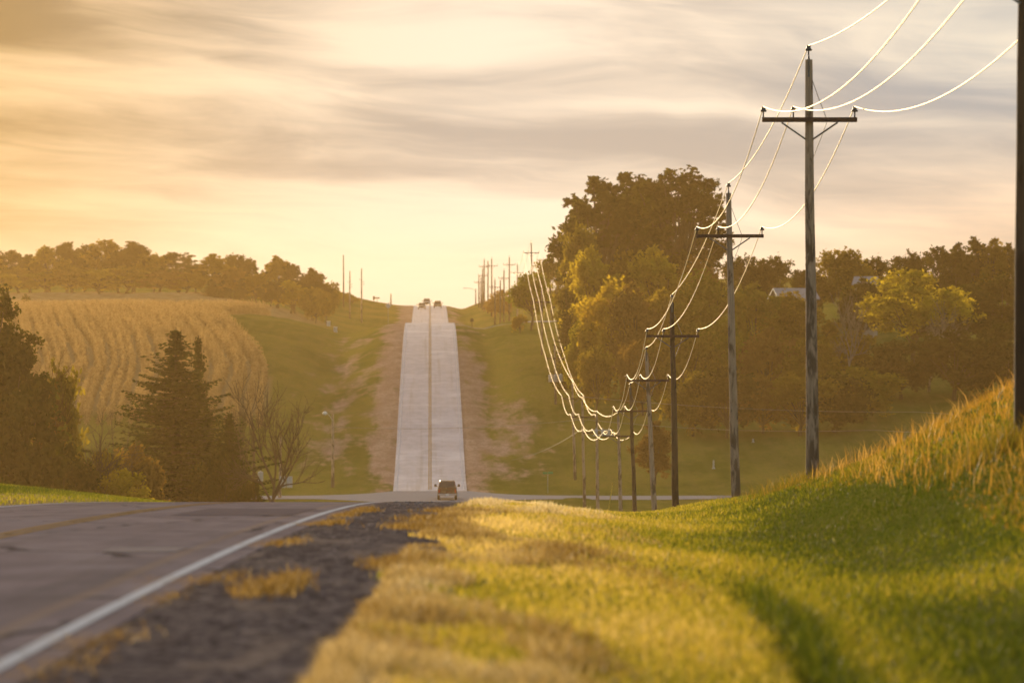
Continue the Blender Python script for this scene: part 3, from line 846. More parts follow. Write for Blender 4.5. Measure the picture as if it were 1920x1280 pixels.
# right-hand woods
tree('tall1', 1128, 765, 338, 165, L_DARK, 'cottonwood_tree', 'tallest dark tree mass, left of the two great crowns right of the road', 'tree')
tree('tall2', 1272, 772, 322, 185, L_DARK, 'cottonwood_tree', 'great dark spreading tree, right of the two tall crowns behind the wires', 'tree')
tree('tall1', 1200, 785, 330, 150, L_DARK, 'cottonwood_tree', 'great dark tree standing between and behind the two tallest crowns', 'tree', rz=2.0)
tree('round2', 1086, 752, 428, 88, L_OLIVE, 'tree', 'yellow-green tree on the sunlit left flank of the great trees', 'tree')
RW = [ # u, Y, vtop, w, kind, mat, label
    (1036, 960, 484, 66, 'round3', L_OLIVE, 'pale hazy tree mass far behind the wires left of the great trees'),
    (1062, 722, 545, 54, 'spruce2', L_SPR, 'narrow dark spruce at the left edge of the right-hand woods'),
    (1112, 742, 470, 92, 'full2', L_YEL, 'bright yellow tree below the left great tree'),
    (1168, 745, 476, 92, 'full1', L_OLIVE, 'olive tree below the middle of the great trees'),
    (1232, 744, 470, 118, 'full2', L_YEL, 'broad yellowish tree below the right great tree'),
    (1300, 748, 486, 100, 'full2', L_RUST, 'reddish brown tree below the right edge of the great trees'),
    (1092, 706, 600, 60, 'bush1', L_GREEN, 'green bush at the left foot of the woods above the lawn'),
    (1140, 705, 530, 104, 'full1', L_YEL, 'glowing golden bushy tree at the left front of the woods'),
    (1188, 700, 540, 92, 'full2', L_RUST, 'rust-brown tree beside the glowing golden one in the front row'),
    (1118, 690, 650, 66, 'bush2', L_OLIVE, 'low olive bush in front of the golden bushy tree'),
    (1250, 706, 548, 104, 'full2', L_OLIVE, 'olive tree behind the fourth utility pole in the woods'),
    (1330, 715, 516, 118, 'full1', L_GREEN, 'green tree behind the wires left of the third pole'),
    (1205, 684, 640, 92, 'bush1', L_RUST, 'brown bush at the woods edge behind the fifth pole'),
    (1285, 682, 610, 118, 'bush2', L_OLIVE, 'wide olive bush right of the fourth utility pole'),
    (1365, 690, 600, 112, 'bush1', L_GREEN, 'dark green bush behind the third utility pole'),
    (1415, 724, 535, 104, 'full2', L_GREEN, 'green tree just right of the third utility pole'),
    (1440, 686, 618, 112, 'bush2', L_RUST, 'reddish bush low between the second and third poles'),
    (1500, 716, 566, 120, 'full1', L_OLIVE, 'olive tree left of the second pole below the house roof'),
    (1520, 684, 640, 120, 'bush1', L_OLIVE, 'low olive bush behind the second utility pole'),
    (1385, 800, 482, 70, 'round1', L_DARK, 'dark skyline tree just right of the third pole top'),
    (1455, 800, 484, 88, 'round2', L_DARK, 'rounded dark skyline tree between the second and third poles'),
    (1512, 806, 500, 60, 'round3', L_DARK, 'dark skyline tree directly behind the second pole'),
    (1578, 800, 470, 104, 'round1', L_OLIVE, 'broad olive skyline tree right of the second pole'),
    (1645, 805, 484, 72, 'round2', L_DARK, 'dark skyline tree behind the small white roof'),
    (1702, 795, 474, 74, 'round3', L_DARK, 'very dark round skyline tree above the golden-topped tree'),
    (1752, 800, 464, 70, 'pine1', L_DARK, 'dark layered pine on the skyline left of the pointed spruces'),
    (1792, 800, 458, 58, 'plume1', L_DARK, 'left narrow feathery tree of the pointed group on the right skyline'),
    (1828, 802, 446, 62, 'plume2', L_DARK, 'tallest feathery pointed tree on the right skyline'),
    (1860, 800, 449, 60, 'plume1', L_OLIVE, 'olive feathery pointed tree right of the tallest one on the right skyline'),
    (1892, 802, 458, 62, 'plume2', L_DARK, 'feathery pointed tree next to the pole at the right frame edge'),
    (1942, 800, 450, 90, 'pine2', L_DARK, 'dark pine just past the right frame edge'),
    (1710, 725, 508, 205, 'yellow1', L_YEL, 'wide golden-topped tree among dark trees right of the second pole'),
    (1800, 740, 540, 150, 'full2', L_DARK, 'dark tree right behind the golden-topped tree'),
    (1880, 745, 520, 130, 'full1', L_DARK, 'dark tree mass left of the pole at the right frame edge'),
    (1590, 712, 620, 110, 'full2', L_OLIVE, 'dull olive tree below the pale bare branches'),
    (1690, 694, 640, 150, 'bush1', L_DARK, 'dark bush low under the golden-topped tree'),
    (1790, 690, 622, 170, 'bush2', L_DARK, 'large dark bush above the grassy bank on the right'),
    (1890, 690, 610, 160, 'bush1', L_DARK, 'dark bush behind the pole at the right frame edge'),
    (1300, 662, 700, 110, 'bush1', L_OLIVE, 'low olive hedge bush on the valley lawn edge right of the fourth pole'),
    (1362, 660, 690, 120, 'bush2', L_DARK, 'low dark hedge bush behind the lower part of the third pole'),
    (1430, 664, 706, 130, 'bush1', L_RUST, 'low brownish hedge bush between the lower parts of the second and third poles'),
    (1500, 661, 696, 130, 'bush2', L_OLIVE, 'low olive hedge bush just left of the lower second pole'),
    (1565, 664, 702, 130, 'bush1', L_DARK, 'low dark hedge bush just right of the lower second pole'),
    (1610, 676, 690, 140, 'bush2', L_GREEN, 'low dark green bush on the far lawn edge right of the second pole'),
    (1478, 752, 549, 96, 'full1', L_OLIVE, 'olive tree hiding the walls of the grey-roofed house'),
    (1616, 756, 524, 76, 'full2', L_DARK, 'dark tree hiding the walls of the small white-roofed house'),
]
for (u, Y, v, w, kd, mt, lb) in RW:
    nm = 'spruce_tree' if kd.startswith('spruce') else ('pine_tree' if kd.startswith('pine') else ('bush' if kd.startswith('bush') else 'tree'))
    tree(kd, u, Y, v, w * 1.08, mt, nm, lb, 'bush' if nm == 'bush' else 'tree')
tree('bare1', 1590, 704, 545, 120, M_PALEWOOD, 'bare_tree', 'pale leafless tree with fanned branches right of the second pole', 'tree', trunk=M_PALEWOOD)
tree('bare2', 1742, 700, 560, 130, M_PALEWOOD, 'bare_tree', 'pale leafless tree showing below the golden-topped crown', 'tree', trunk=M_PALEWOOD)
tree('round1', 997, 846, 514, 78, L_GREEN, 'tree', 'small round dark green tree beside the far pole with the crossarm', 'tree')
tree('bush2', 975, 838, 590, 28, L_OLIVE, 'bush', 'small brown bush at the foot of the round dark tree', 'bush')
tree('bush1', 938, 1215, 545, 52, L_RUST, 'bush', 'hazy rust-coloured bush among the far poles right of the road', 'bush')
tree('cone1', 1227, 604, 792, 74, leaf_mat('brown_leaves', (.085, .065, .022), (.15, .11, .035), .45), 'bush', 'tall cone-shaped brown bush on the valley lawn', 'bush')
tree('bush2', 640, 1280, 548, 40, L_OLIVE, 'bush', 'small hazy bush on the far rise beside the left poles', 'bush')
tree('bush1', 660, 1290, 553, 30, L_OLIVE, 'bush', 'low hazy bush just right of the left pole pair', 'bush')
tree('bush2', 48, 950, 552, 16, L_DARK, 'bush', 'tiny lone bush on the far edge of the cornfield', 'bush')
# near left group
tree('oldtree', -20, 404, 540, 150, L_DARK, 'tree', 'big dark leafy tree cut by the left frame edge', 'tree')
tree('round3', 10, 396, 638, 190, L_DARK, 'tree', 'dark lower leafy tree leaning out beside the big left tree', 'tree')
tree('bare2', 118, 410, 655, 150, leaf_mat('brown_twigs', (.10, .06, .02), (.16, .09, .03), .2), 'bare_tree', 'twiggy brown tree with fine upright branches right of the dark left trees', 'tree')
tree('round3', 100, 412, 690, 110, L_OLIVE, 'tree', 'thin olive tree with sparse leaves behind the twiggy brown tree', 'tree')
tree('bare3', 90, 400, 770, 330, M_TWIG, 'bare_tree', 'leafless tree leaning far to the right over the yellow shrubs', 'tree', rz=0.0)
for (u, Y, v, w, kd, mt, lb) in [
    (20, 392, 740, 190, 'bush1', L_DARK, 'dark shrub at the foot of the big left tree'),
    (120, 396, 840, 110, 'bush2', L_DARK, 'dark shrub under the leaning leafless tree'),
    (190, 405, 850, 100, 'bush1', L_OLIVE, 'yellow-lit shrub between the leaning tree and the big spruce'),
    (255, 412, 838, 90, 'bush2', L_RUST, 'orange-brown shrub at the left foot of the big spruce'),
    (225, 398, 885, 120, 'bush1', L_YEL, 'low yellow shrub just above the near road edge'),
    (410, 440, 850, 80, 'bush2', L_DARK, 'dark shrub at the right foot of the big spruce'),
    (470, 432, 905, 40, 'bush1', L_DARK, 'low dark shrub at the foot of the bare tree')]:
    tree(kd, u, Y, v, w * 1.15, mt, 'shrub', lb, 'shrub')
tree('spruce1', 330, 452, 626, 370, L_SPR, 'spruce_tree', 'biggest dark spruce standing alone left of the far road', 'tree')
tree('spruce2', 372, 468, 638, 110, L_SPR, 'spruce_tree', 'slim spruce whose tip shows behind the biggest spruce', 'tree')
tree('spruce3', 430, 446, 780, 105, L_SPR, 'spruce_tree', 'short spruce at the right side of the biggest spruce', 'tree')
tree('bare2', 432, 470, 704, 80, M_TWIG, 'bare_tree', 'thin leafless tree rising behind the short spruce', 'tree')
tree('bare1', 512, 428, 706, 250, M_TWIG, 'bare_tree', 'leafless tree with wide dark branches beside the short poles', 'tree', rz=.8)

# ------------------------------------------------------------------ power line
def hang(a, b, sag, n=18):
    a, b = np.array(a), np.array(b); s = np.linspace(0, 1, n)[:, None]
    p = a * (1 - s) + b * s; p[:, 2] -= (4 * sag * s * (1 - s))[:, 0]
    return p
def insulator(root, x, y, z, sc_=1.0):
    mb = MB()
    mb.lathe([(.018, -.16), (.018, 0), (.07, .0), (.085, .03), (.06, .055), (.05, .08), (.055, .10), (.04, .13), (.02, .14)], 10, (x, y, z))
    mb.v = [(x + (p[0] - x) * sc_, y + (p[1] - y) * sc_, z + (p[2] - z) * sc_) for p in mb.v]
    return mb.build('insulator', M_INS, root, True)
def utility_pole(ub, ut, vtop, Y, label, mat=None, arm=True, armw=2.44, group='roadside power line poles', detail=True, rot=0.0, arm_drop=1.55, base_z=None, thick=1.0):
    xb = ux(ub, Y); zb = gz(xb, Y) if base_z is None else base_z
    zt = vz(vtop, Y); xt = ux(ut, Y) - xb; H = zt - zb
    o = empty('utility_pole', (xb, Y, zb), 0.0)
    tag(o, label, 'utility pole', group)
    at = lambda z: np.array([xt * z / H, 0, z])
    mb = MB()
    zz = [-.6] + [H * k / 6 for k in range(7)]
    mb.tube([at(z) + np.array([rng.normal(0, .012), 0, 0]) for z in zz], [thick * (.175 - .08 * max(z, 0) / H) for z in zz], 14)
    mb.build('shaft', mat or M_POLE, o, True, 40)
    att = []
    if arm:
        c = at(H - arm_drop); ca, sa = math.cos(rot), math.sin(rot)
        yo = -.20
        arm_ = MB(); arm_.box((c[0], yo, c[2]), (armw, .10, .125), rot, .008)
        arm_.build('crossarm', M_ARM, o)
        for s in (-1, 1):
            b = MB(); b.tube([(c[0] + s * .72 * armw / 2.44, yo - .02, c[2] - .07), (c[0] + s * .09, yo + .06, c[2] - .50)], .024, 5)
            b.build('brace', M_STEEL, o)
        for k in (-.97, -.34, .95):
            x = c[0] + k * armw / 2
            insulator(o, x, yo, c[2] + .20, 1.05); att.append((xb + x, Y + yo, zb + c[2] + .34))
        tp = at(H); pin = MB(); pin.tube([tp + np.array([.0, -.12, -.45]), tp + np.array([.0, -.11, .02]), tp + np.array([0, -.04, .12])], [.03, .035, .02], 6)
        pin.build('top_pin', M_STEEL, o)
        insulator(o, tp[0], tp[1] - .04, tp[2] + .22, 1.1)
        att.append((xb + tp[0], Y - .04, zb + tp[2] + .36))
        if detail:
            g = MB(); a = at(H - .55)
            g.tube([a + np.array([.10, 0, 0]), at(H - 1.0) + np.array([.25, -.05, 0]), c + np.array([.42, -.22, .07]), c + np.array([.43, -.22, -.1]), at(H - 2.0) + np.array([.30, -.05, 0]), at(H - 2.5) + np.array([.10, 0, 0])], .010, 5)
            g.build('ground_wire', M_DULLWIRE, o)
    return o, att, (xb, zb, H, xt)
POLES = [
    (1921, 1923, -235, 90, 'nearest utility pole, cut by the right frame edge', M_POLE_D),
    (1524, 1516, 112, 146, 'tall weathered pole with dark crossarm standing on the grassy bank', M_POLE),
    (1381, 1366, 362, 205, 'weathered grey pole with crossarm at the foot of the grassy bank', M_POLE),
    (1268, 1260, 567, 262, 'dark brown pole rising behind the lawn crest, fourth from the camera', M_POLE_D),
    (1230, 1212, 662, 323, 'leaning pale grey pole, fifth from the camera', M_POLE),
    (1193, 1182, 727, 381, 'dark leaning pole, sixth from the camera', M_POLE_D),
    (1166, 1159, 780, 439, 'brownish pole before the side road, seventh from the camera', M_POLE),
    (1121, 1119, 778, 496, 'pale pole carrying the grey switch rack in the valley', M_POLE),
    (1096, 1092, 752, 553, 'slim pale pole just before the side road', M_POLE),
    (1078, 1073, 720, 610, 'pole standing just beyond the side road in the valley', M_POLE),
    (1042, 1040, 648, 702, 'pole with three grey transformers on the far slope', M_POLE),
    (1016, 1016, 545, 779, 'thin pole on the far lawn above the transformer pole', M_POLE),
    (999, 996, 455, 860, 'tall pole with crossarm beside the small round dark tree', M_POLE),
    (970, 970, 496, 1060, 'far pole half hidden behind the small round tree', M_POLE),
]
ATT = []; INFO = []
for i, (ub, ut, vt, Y, lb, mt) in enumerate(POLES):
    o, att, info = utility_pole(ub, ut, vt, Y, lb, mt, detail=i < 6, rot=R([0, .0, 0, 0, 0, 1, 0, 0, 0, 0, 0, 0, 0, 0][i]))
    ATT.append(att); INFO.append((o, info))
WN = ['left crossarm wire of the roadside power line, gleaming in the sun', 'middle crossarm wire next to the poles, gleaming in the sun',
      'right crossarm wire, farthest from the road, gleaming in the sun', 'highest wire running over the pole tops, gleaming in the sun']
for k in range(4):
    pts = []
    for i in range(len(ATT) - 1):
        L = ATT[i + 1][k][1] - ATT[i][k][1]
        h = hang(ATT[i][k], ATT[i + 1][k], [1.0, .95, 1.0, .55][k] * (1.0 if i < 5 else (.8 if i < 9 else .45)) * (L / 58) ** 1.2, 24)
        pts += list(h if i == len(ATT) - 2 else h[:-1])
    mb = MB(); ys = np.array([p[1] for p in pts])
    mb.tube(pts, .0125 + ys * 1.15e-5, 10)
    tag(mb.build('power_line_wire', M_WIRE, None, True), WN[k], 'wire', 'gleaming wires of the roadside power line')
# switch rack on the valley pole, transformers on the far slope pole
o, (xb, zb, H, xt) = INFO[7]
mb = MB(); mb.box((.45, -.32, H - 1.75), (1.75, .42, .10), 0, .01); mb.box((.45, -.32, H - 1.30), (1.75, .10, .08), 0, .01)
mb.build('rack_frame', M_GALV, o)
for k in range(3):
    mb = MB(); mb.lathe([(.0, -.2), (.13, -.18), (.14, .14), (.09, .18), (.04, .22), (.05, .32), (.02, .38)], 10, (-.15 + k * .55, -.34, H - 1.5))
    mb.build('switch', M_GALV, o, True, 40)
o, (xb, zb, H, xt) = INFO[10]
for k in range(3):
    mb = MB(); mb.lathe([(.0, -.45), (.24, -.45), (.26, -.40), (.26, .38), (.20, .44), (.05, .46), (.05, .56), (.03, .6)], 14, (-.62 + k * .62, -.48 if k == 1 else -.25, H - 4.0))
    mb.box((-.62 + k * .62, -.1 if k != 1 else -.15, H - 4.0), (.07, .3, .5))
    mb.build('transformer', M_GALV, o, True, 40)
# poles on the far rise, right of the road: u, vtop, crossarm?, Y
FP = [(955, 482, True, 1155, 'tall far pole with crossarm nearest the small round tree', 2.5), (945, 507, True, 1120, 'shorter far pole with crossarm left of the tallest far pole', 2.2),
      (938, 525, False, 1130, 'bare far pole without crossarm among the right-hand far poles', 0), (928, 524, True, 1140, 'short far pole with a low crossarm right of the far road', 2.2),
      (922, 485, True, 1230, 'far pole with a wide crossarm near the rust-coloured bush', 2.6), (915, 489, False, 1250, 'tall bare far pole left of the rust-coloured bush', 0),
      (908, 487, True, 1270, 'tall far crossarm pole, fourth from the left of the far cluster', 2.4), (905, 504, True, 1290, 'mid-height far pole, third from the left of the far cluster', 2.0),
      (902, 520, False, 1310, 'thin far pole tucked between the crossarm poles of the far cluster', 0), (898, 517, True, 1330, 'far pole second from the left of the far cluster', 2.2)]
for (u, v, arm, Y, lb, aw) in FP:
    utility_pole(u, u, v, Y, lb, M_POLE_D, arm, aw or 2.4, 'poles on the far rise', False, thick=1.15)
o, att, (xb, zb, H, xt) = utility_pole(892, 892, 541, 1352, 'leftmost far pole with a street lamp arm reaching over the road', M_POLE_D, False, 2, 'poles on the far rise', False)
mb = MB(); mb.tube([(0, 0, H - .5), (-1.0, 0, H + .0), (-2.3, 0, H + .1)], .05, 6); mb.build('lamp_arm', M_STEEL, o)
mb = MB(); mb.box((-2.6, 0, H + .1), (.8, .3, .18), 0, .06); mb.build('lamp_head', M_GALV, o)
LP = [(644, 644, 478, 1255, 'tallest of the three armless poles on the left rise', 0), (656, 656, 508, 1180, 'middle armless pole on the left rise with small brackets', 1),
      (678, 678, 503, 1165, 'rightmost of the three left poles with two short brackets', 1), (733, 733, 550, 1362, 'small far pole on the far rise left of the road', 1)]
for (ub, ut, v, Y, lb, br) in LP:
    o, att, (xb, zb, H, xt) = utility_pole(ub, ut, v, Y, lb, M_POLE_D if Y > 1200 else M_POLE, False, 2, 'poles left of the far road', False, thick=1.1)
    if br:
        for s, q in ((-1, 2.4), (1, 2.9), (1, 3.4)):
            mb = MB(); mb.tube([(0, 0, H - q), (s * .45, 0, H - q + .12)], .03, 5); mb.lathe([(.05, 0), (.07, .05), (.03, .15)], 8, (s * .45, 0, H - q + .12))
            mb.build('bracket', M_STEEL, o)
# poles in the left valley
o, att, (xb, zb, H, xt) = utility_pole(452, 452, 848, 566, 'short bare grey pole right of the short spruce', M_POLE, False, 2, 'poles in the left valley', False)
o, att, (xb, zb, H, xt) = utility_pole(477, 475, 795, 572, 'slim dark pole with a grey transformer can behind the bare tree', M_POLE_D, False, 2, 'poles in the left valley', False)
mb = MB(); zc = vz(893, 572) - zb
mb.lathe([(0, -.5), (.25, -.5), (.27, -.45), (.27, .42), (.2, .5), (.05, .52), (.05, .62)], 14, (.62, -.1, zc)); mb.box((.25, -.05, zc), (.35, .08, .1))
mb.build('transformer', M_GALV, o, True, 40)
o, att, (xb, zb, H, xt) = utility_pole(525, 526, 818, 580, 'pale pole with metal cabinets behind the bare tree', M_POLE, False, 2, 'poles in the left valley', False)
zc = vz(903, 580) - zb
for k, (x, w) in enumerate(((.28, .62), (.98, .6))):
    mb = MB(); mb.box((x, -.28, zc), (w, .3, 1.15), 0, .03); mb.build('cabinet', M_GALV, o)
mb = MB(); mb.tube([(0, -.1, zc + 1.4), (.9, -.1, zc + 1.45)], .03, 5); mb.build('bracket', M_STEEL, o)
# street light by the junction
Y = 600; x = ux(624, Y); z0 = gz(x, Y); H = vz(776, Y) - z0
o = empty('street_lamp', (x, Y, z0)); tag(o, 'pale wooden street light pole with a white lamp left of the junction', 'street lamp')
mb = MB(); mb.tube([(0, 0, -.5), (0, 0, H / 2), (0, 0, H)], [.18, .15, .12], 12); mb.build('shaft', M_POLE, o, True, 40)
mb = MB(); mb.tube([(0, -.1, H - .7), (-.35, -.15, H - .15), (-.75, -.15, H + .12)], .035, 6); mb.build('lamp_arm', M_GALV, o, True)
mb = MB(); mb.lathe([(.05, .18), (.14, .14), (.27, -.02), (.25, -.10), (.12, -.22), (.03, -.25)], 14, (-.82, -.15, H + .12)); mb.build('lamp_head', M_WHITE, o, True)
# dull cross wires of the side line
def cross_wire(pts, lb):
    P = []
    for a, b in zip(pts, pts[1:]): P += list(hang(a, b, .5, 10))[:-1]
    P.append(np.array(pts[-1])); mb = MB(); mb.tube(P, .02, 5)
    tag(mb.build('cross_wire', M_DULLWIRE, None), lb, 'wire', 'dull wires along the side road')
Pp = lambda u, v, Y: (ux(u, Y), Y, vz(v, Y))
cross_wire([Pp(624, 800, 600), Pp(1094, 786, 553), Pp(1640, 806, 548), Pp(2100, 800, 548)], 'lower thin wire crossing the valley from the street light pole')
cross_wire([Pp(1075, 742, 610), Pp(1720, 772, 590), Pp(2150, 768, 590)], 'upper thin wire running right across the dark woods')
cross_wire([Pp(1096, 800, 553), Pp(960, 862, 566), ], 'thin slanting service wire left of the valley poles')
# yellow guy guard
Y = 520; x = ux(1137, Y); z0 = gz(x, Y)
mb = MB(); mb.tube([(0, 0, -.1), (ux(1149, Y) - x, 0, vz(905, Y) - z0)], .045, 8)
g_ = mb.build('guy_guard', simple('yellow_plastic', (.55, .40, .06), .5), None); g_.location = (x, Y, z0)
tag(g_, 'slanting yellow guy wire guard beside the valley poles', 'guy guard')

# ------------------------------------------------------------------ signs, boxes, small things
M_SGREEN = simple('sign_green', (.02, .28, .10), .45, 0, .08)
Y = 590; x = ux(1027, Y); z0 = gz(x, Y)
o = empty('street_sign', (x, Y, z0)); tag(o, 'small green street name sign on a thin post by the side road', 'sign')
H = vz(884, Y) - z0
mb = MB(); mb.tube([(0, 0, -.2), (0, 0, H - .2)], .03, 6); mb.build('post', M_GALV, o)
for rz_, zz in ((.5, H - .1), (-.75, H - .13)):
    mb = MB(); mb.box((.27 * (1 if rz_ > 0 else -1), 0, zz), (.6, .02, .22), rz_); mb.build('sign_plate', M_SGREEN, o)
Y = 1180; x = ux(728, Y); z0 = gz(x, Y)
o = empty('warning_sign', (x, Y, z0)); tag(o, 'pale back of a diamond road sign on a post left of the road', 'sign')
H = vz(573, Y) - z0
mb = MB(); mb.tube([(0, 0, -.2), (0, 0, H + .1)], .04, 6); mb.build('post', M_GALV, o)
s = .62
mb = MB(); mb.add([(0, -.06, H - s), (s, -.06, H), (0, -.06, H + s), (-s, -.06, H), (0, -.09, H - s), (s, -.09, H), (0, -.09, H + s), (-s, -.09, H)],
                  [(0, 1, 2, 3), (7, 6, 5, 4), (0, 4, 5, 1), (1, 5, 6, 2), (2, 6, 7, 3), (3, 7, 4, 0)]); mb.build('sign_plate', M_GALV, o)
Y = 1372
for (u, v, lb, tb) in ((701, 557, 'thin dark marker post on the far rise', 0), (707, 557, 'small T-shaped sign post on the far rise', 1)):
    x = ux(u, Y); z0 = gz(x, Y); H = vz(v, Y) - z0
    o = empty('sign_post', (x, Y, z0)); tag(o, lb, 'sign')
    mb = MB(); mb.tube([(0, 0, -.2), (0, 0, H)], .05, 6); mb.build('post', M_DARKMETAL, o)
    mb = MB(); mb.box((0, -.06, H - .2), (1.3 if tb else .45, .04, .3 if tb else .9)); mb.build('sign_plate', M_DARKMETAL, o)
Y = 880; x = ux(885, Y); z0 = gz(x, Y); H = max(1.0, vz(604, Y) - z0)
o = empty('mailbox', (x, Y, z0)); tag(o, 'dark roadside mailbox on a wooden post by the gravel drive', 'mailbox')
mb = MB(); mb.box((0, 0, H / 2 - .1), (.12, .12, H), 0, .01); mb.build('post', M_POLE_D, o)
mb = MB()
pr = [(.18, 0), (.18, .2)] + [(.18 * math.cos(a), .2 + .18 * math.sin(a)) for a in np.linspace(.3, math.pi - .3, 6)] + [(-.18, .2), (-.18, 0)]
mb.loft([[(p[0] * 1.5, y, H + p[1] * 1.5) for p in pr] for y in (-.35, .35)]); mb.build('box', M_DARKMETAL, o)
for (u, v, Y, lb) in ((616, 600, 985, 'pale utility box on the grass below the left rise'), (629, 620, 925, 'pale low utility box at the end of the grassy ridge')):
    x = ux(u, Y); z0 = gz(x, Y)
    o = empty('utility_box', (x, Y, z0)); tag(o, lb, 'utility box')
    mb = MB(); mb.box((0, 0, .38), (.62, .5, .85), 0, .04); mb.build('cabinet', M_GALV, o)
    mb = MB(); mb.box((0, 0, .86), (.70, .58, .10), 0, .03); mb.build('lid', M_WHITE, o)
for (u, Y, lb) in ((1338, 625, 'white marker post on the lawn beyond the third pole'), (1412, 655, 'small pale marker stone on the lawn right of the third pole')):
    x = ux(u, Y); z0 = gz(x, Y)
    mb = MB(); mb.loft([[(r_ * math.cos(a), r_ * math.sin(a), z) for a in np.linspace(0, 6.283, 9)[:-1]] for r_, z in ((.22, -.1), (.22, .12), (.13, .2), (.10, .95), (.13, 1.0), (.05, 1.2))])
    q = mb.build('marker_post', M_GALV, None); q.location = (x, Y, z0); q.scale = (.8, .8, .8 if u == 1338 else .35); tag(q, lb, 'marker post')

# houses hidden in the woods
def house(u, Y, vtop, w, dp, h, rh, lb, rz):
    x = ux(u, Y); zt = vz(vtop, Y); z0 = gz(x, Y)
    o = empty('house', (x, Y, z0), rz); tag(o, lb, 'house'); e = zt - z0 - rh
    mb = MB(); mb.add([(-w/2, -dp/2, -.3), (w/2, -dp/2, -.3), (w/2, dp/2, -.3), (-w/2, dp/2, -.3), (-w/2, -dp/2, e), (w/2, -dp/2, e), (w/2, dp/2, e), (-w/2, dp/2, e), (-w/2, 0, e + rh * .97), (w/2, 0, e + rh * .97)],
                      [(0, 1, 5, 4), (2, 3, 7, 6), (1, 2, 6, 9, 5), (3, 0, 4, 8, 7)]); mb.build('wall', simple('grey_siding', (.30, .27, .24), .7, 0, .1, 4), o)
    mb = MB(); a = w / 2 + .35; b = dp / 2 + .4; q = rh / (dp / 2) * .4
    for s in (-1, 1):
        mb.add([(-a, s * b, e - q), (a, s * b, e - q), (a, 0, e + rh), (-a, 0, e + rh), (-a, s * b, e - q + .14), (a, s * b, e - q + .14), (a, 0, e + rh + .14), (-a, 0, e + rh + .14)],
               [(0, 1, 2, 3), (7, 6, 5, 4), (0, 4, 5, 1), (1, 5, 6, 2), (3, 7, 4, 0)])
    mb.build('roof', simple('roof_sheet', (.26, .27, .30), .6, .0, .1, 2), o)
    mb = MB(); mb.box((-w * .2, -dp / 2 - .02, e - 1.3), (1.1, .06, 1.2)); mb.box((w * .2, -dp / 2 - .02, e - 1.3), (1.1, .06, 1.2))
    f = MB(); f.box((-w * .2, -dp / 2 - .02, e - 1.3), (1.1, .06, 1.2)); f.build('window', M_DARKMETAL, o)
    f = MB(); f.box((w * .2, -dp / 2 - .02, e - 1.3), (1.1, .06, 1.2)); f.build('window', M_DARKMETAL, o)
house(1488, 770, 542, 5.0, 7, 3, 1.3, 'house with pale grey roof half hidden in trees left of the second pole', .15)
house(1624, 775, 520, 2.6, 4, 3, .9, 'small white-roofed house peeping over the golden-topped tree', -.2)

# ------------------------------------------------------------------ vehicles
def car_paint(name, c):
    m, t, out = newmat(name)
    tc = t.n('ShaderNodeTexCoord').outputs['Object']; nz = t.noise(tc, 3.0, 4)
    zz = t.n('ShaderNodeSeparateXYZ', None, _0=tc).outputs[2]
    dirt = t.math('MULTIPLY', t.rng(zz, .3, 1.0, .6, .05), t.rng(nz, .3, .7))
    principled(t, out, Base__Color=t.mixc(dirt, c, (.16, .12, .08)), Roughness=t.math('ADD', .25, t.math('MULTIPLY', dirt, .5)), Coat__Weight=.4)
    return m
M_GLASS = simple('tinted_glass', (.02, .02, .022), .08, 0, .05, 3, .6)
M_TYRE = simple('tyre_rubber', (.018, .017, .016), .9)
M_RED = simple('tail_lamp_red', (.35, .02, .015), .2, 0, .1, 5, .6)
M_LAMP = simple('headlamp_glass', (.65, .66, .66), .12, .1, .05, 5, .7)
M_CHROME = simple('chrome', (.55, .54, .52), .18, 1.0, .06, 5)
def rsec(y, w, z0, z1, wt=None, r=.1, bot=.06):
    wt = w if wt is None else wt; a, b = w / 2, wt / 2
    return [(-a + bot, y, z0), (a - bot, y, z0), (a, y, z0 + bot), (a, y, z0 + (z1 - z0) * .55), (b, y, z1 - r * .7), (b - r, y, z1), (-b + r, y, z1), (-b, y, z1 - r * .7), (-a, y, z0 + (z1 - z0) * .55), (-a, y, z0 + bot)]
def quadpanel(mb, P, th):
    P = [np.array(p, float) for p in P]; n = np.cross(P[1] - P[0], P[3] - P[0]); n /= np.linalg.norm(n)
    mb.add(list(P) + [p + n * th for p in P], [(3, 2, 1, 0), (4, 5, 6, 7), (0, 1, 5, 4), (1, 2, 6, 5), (2, 3, 7, 6), (3, 0, 4, 7)])
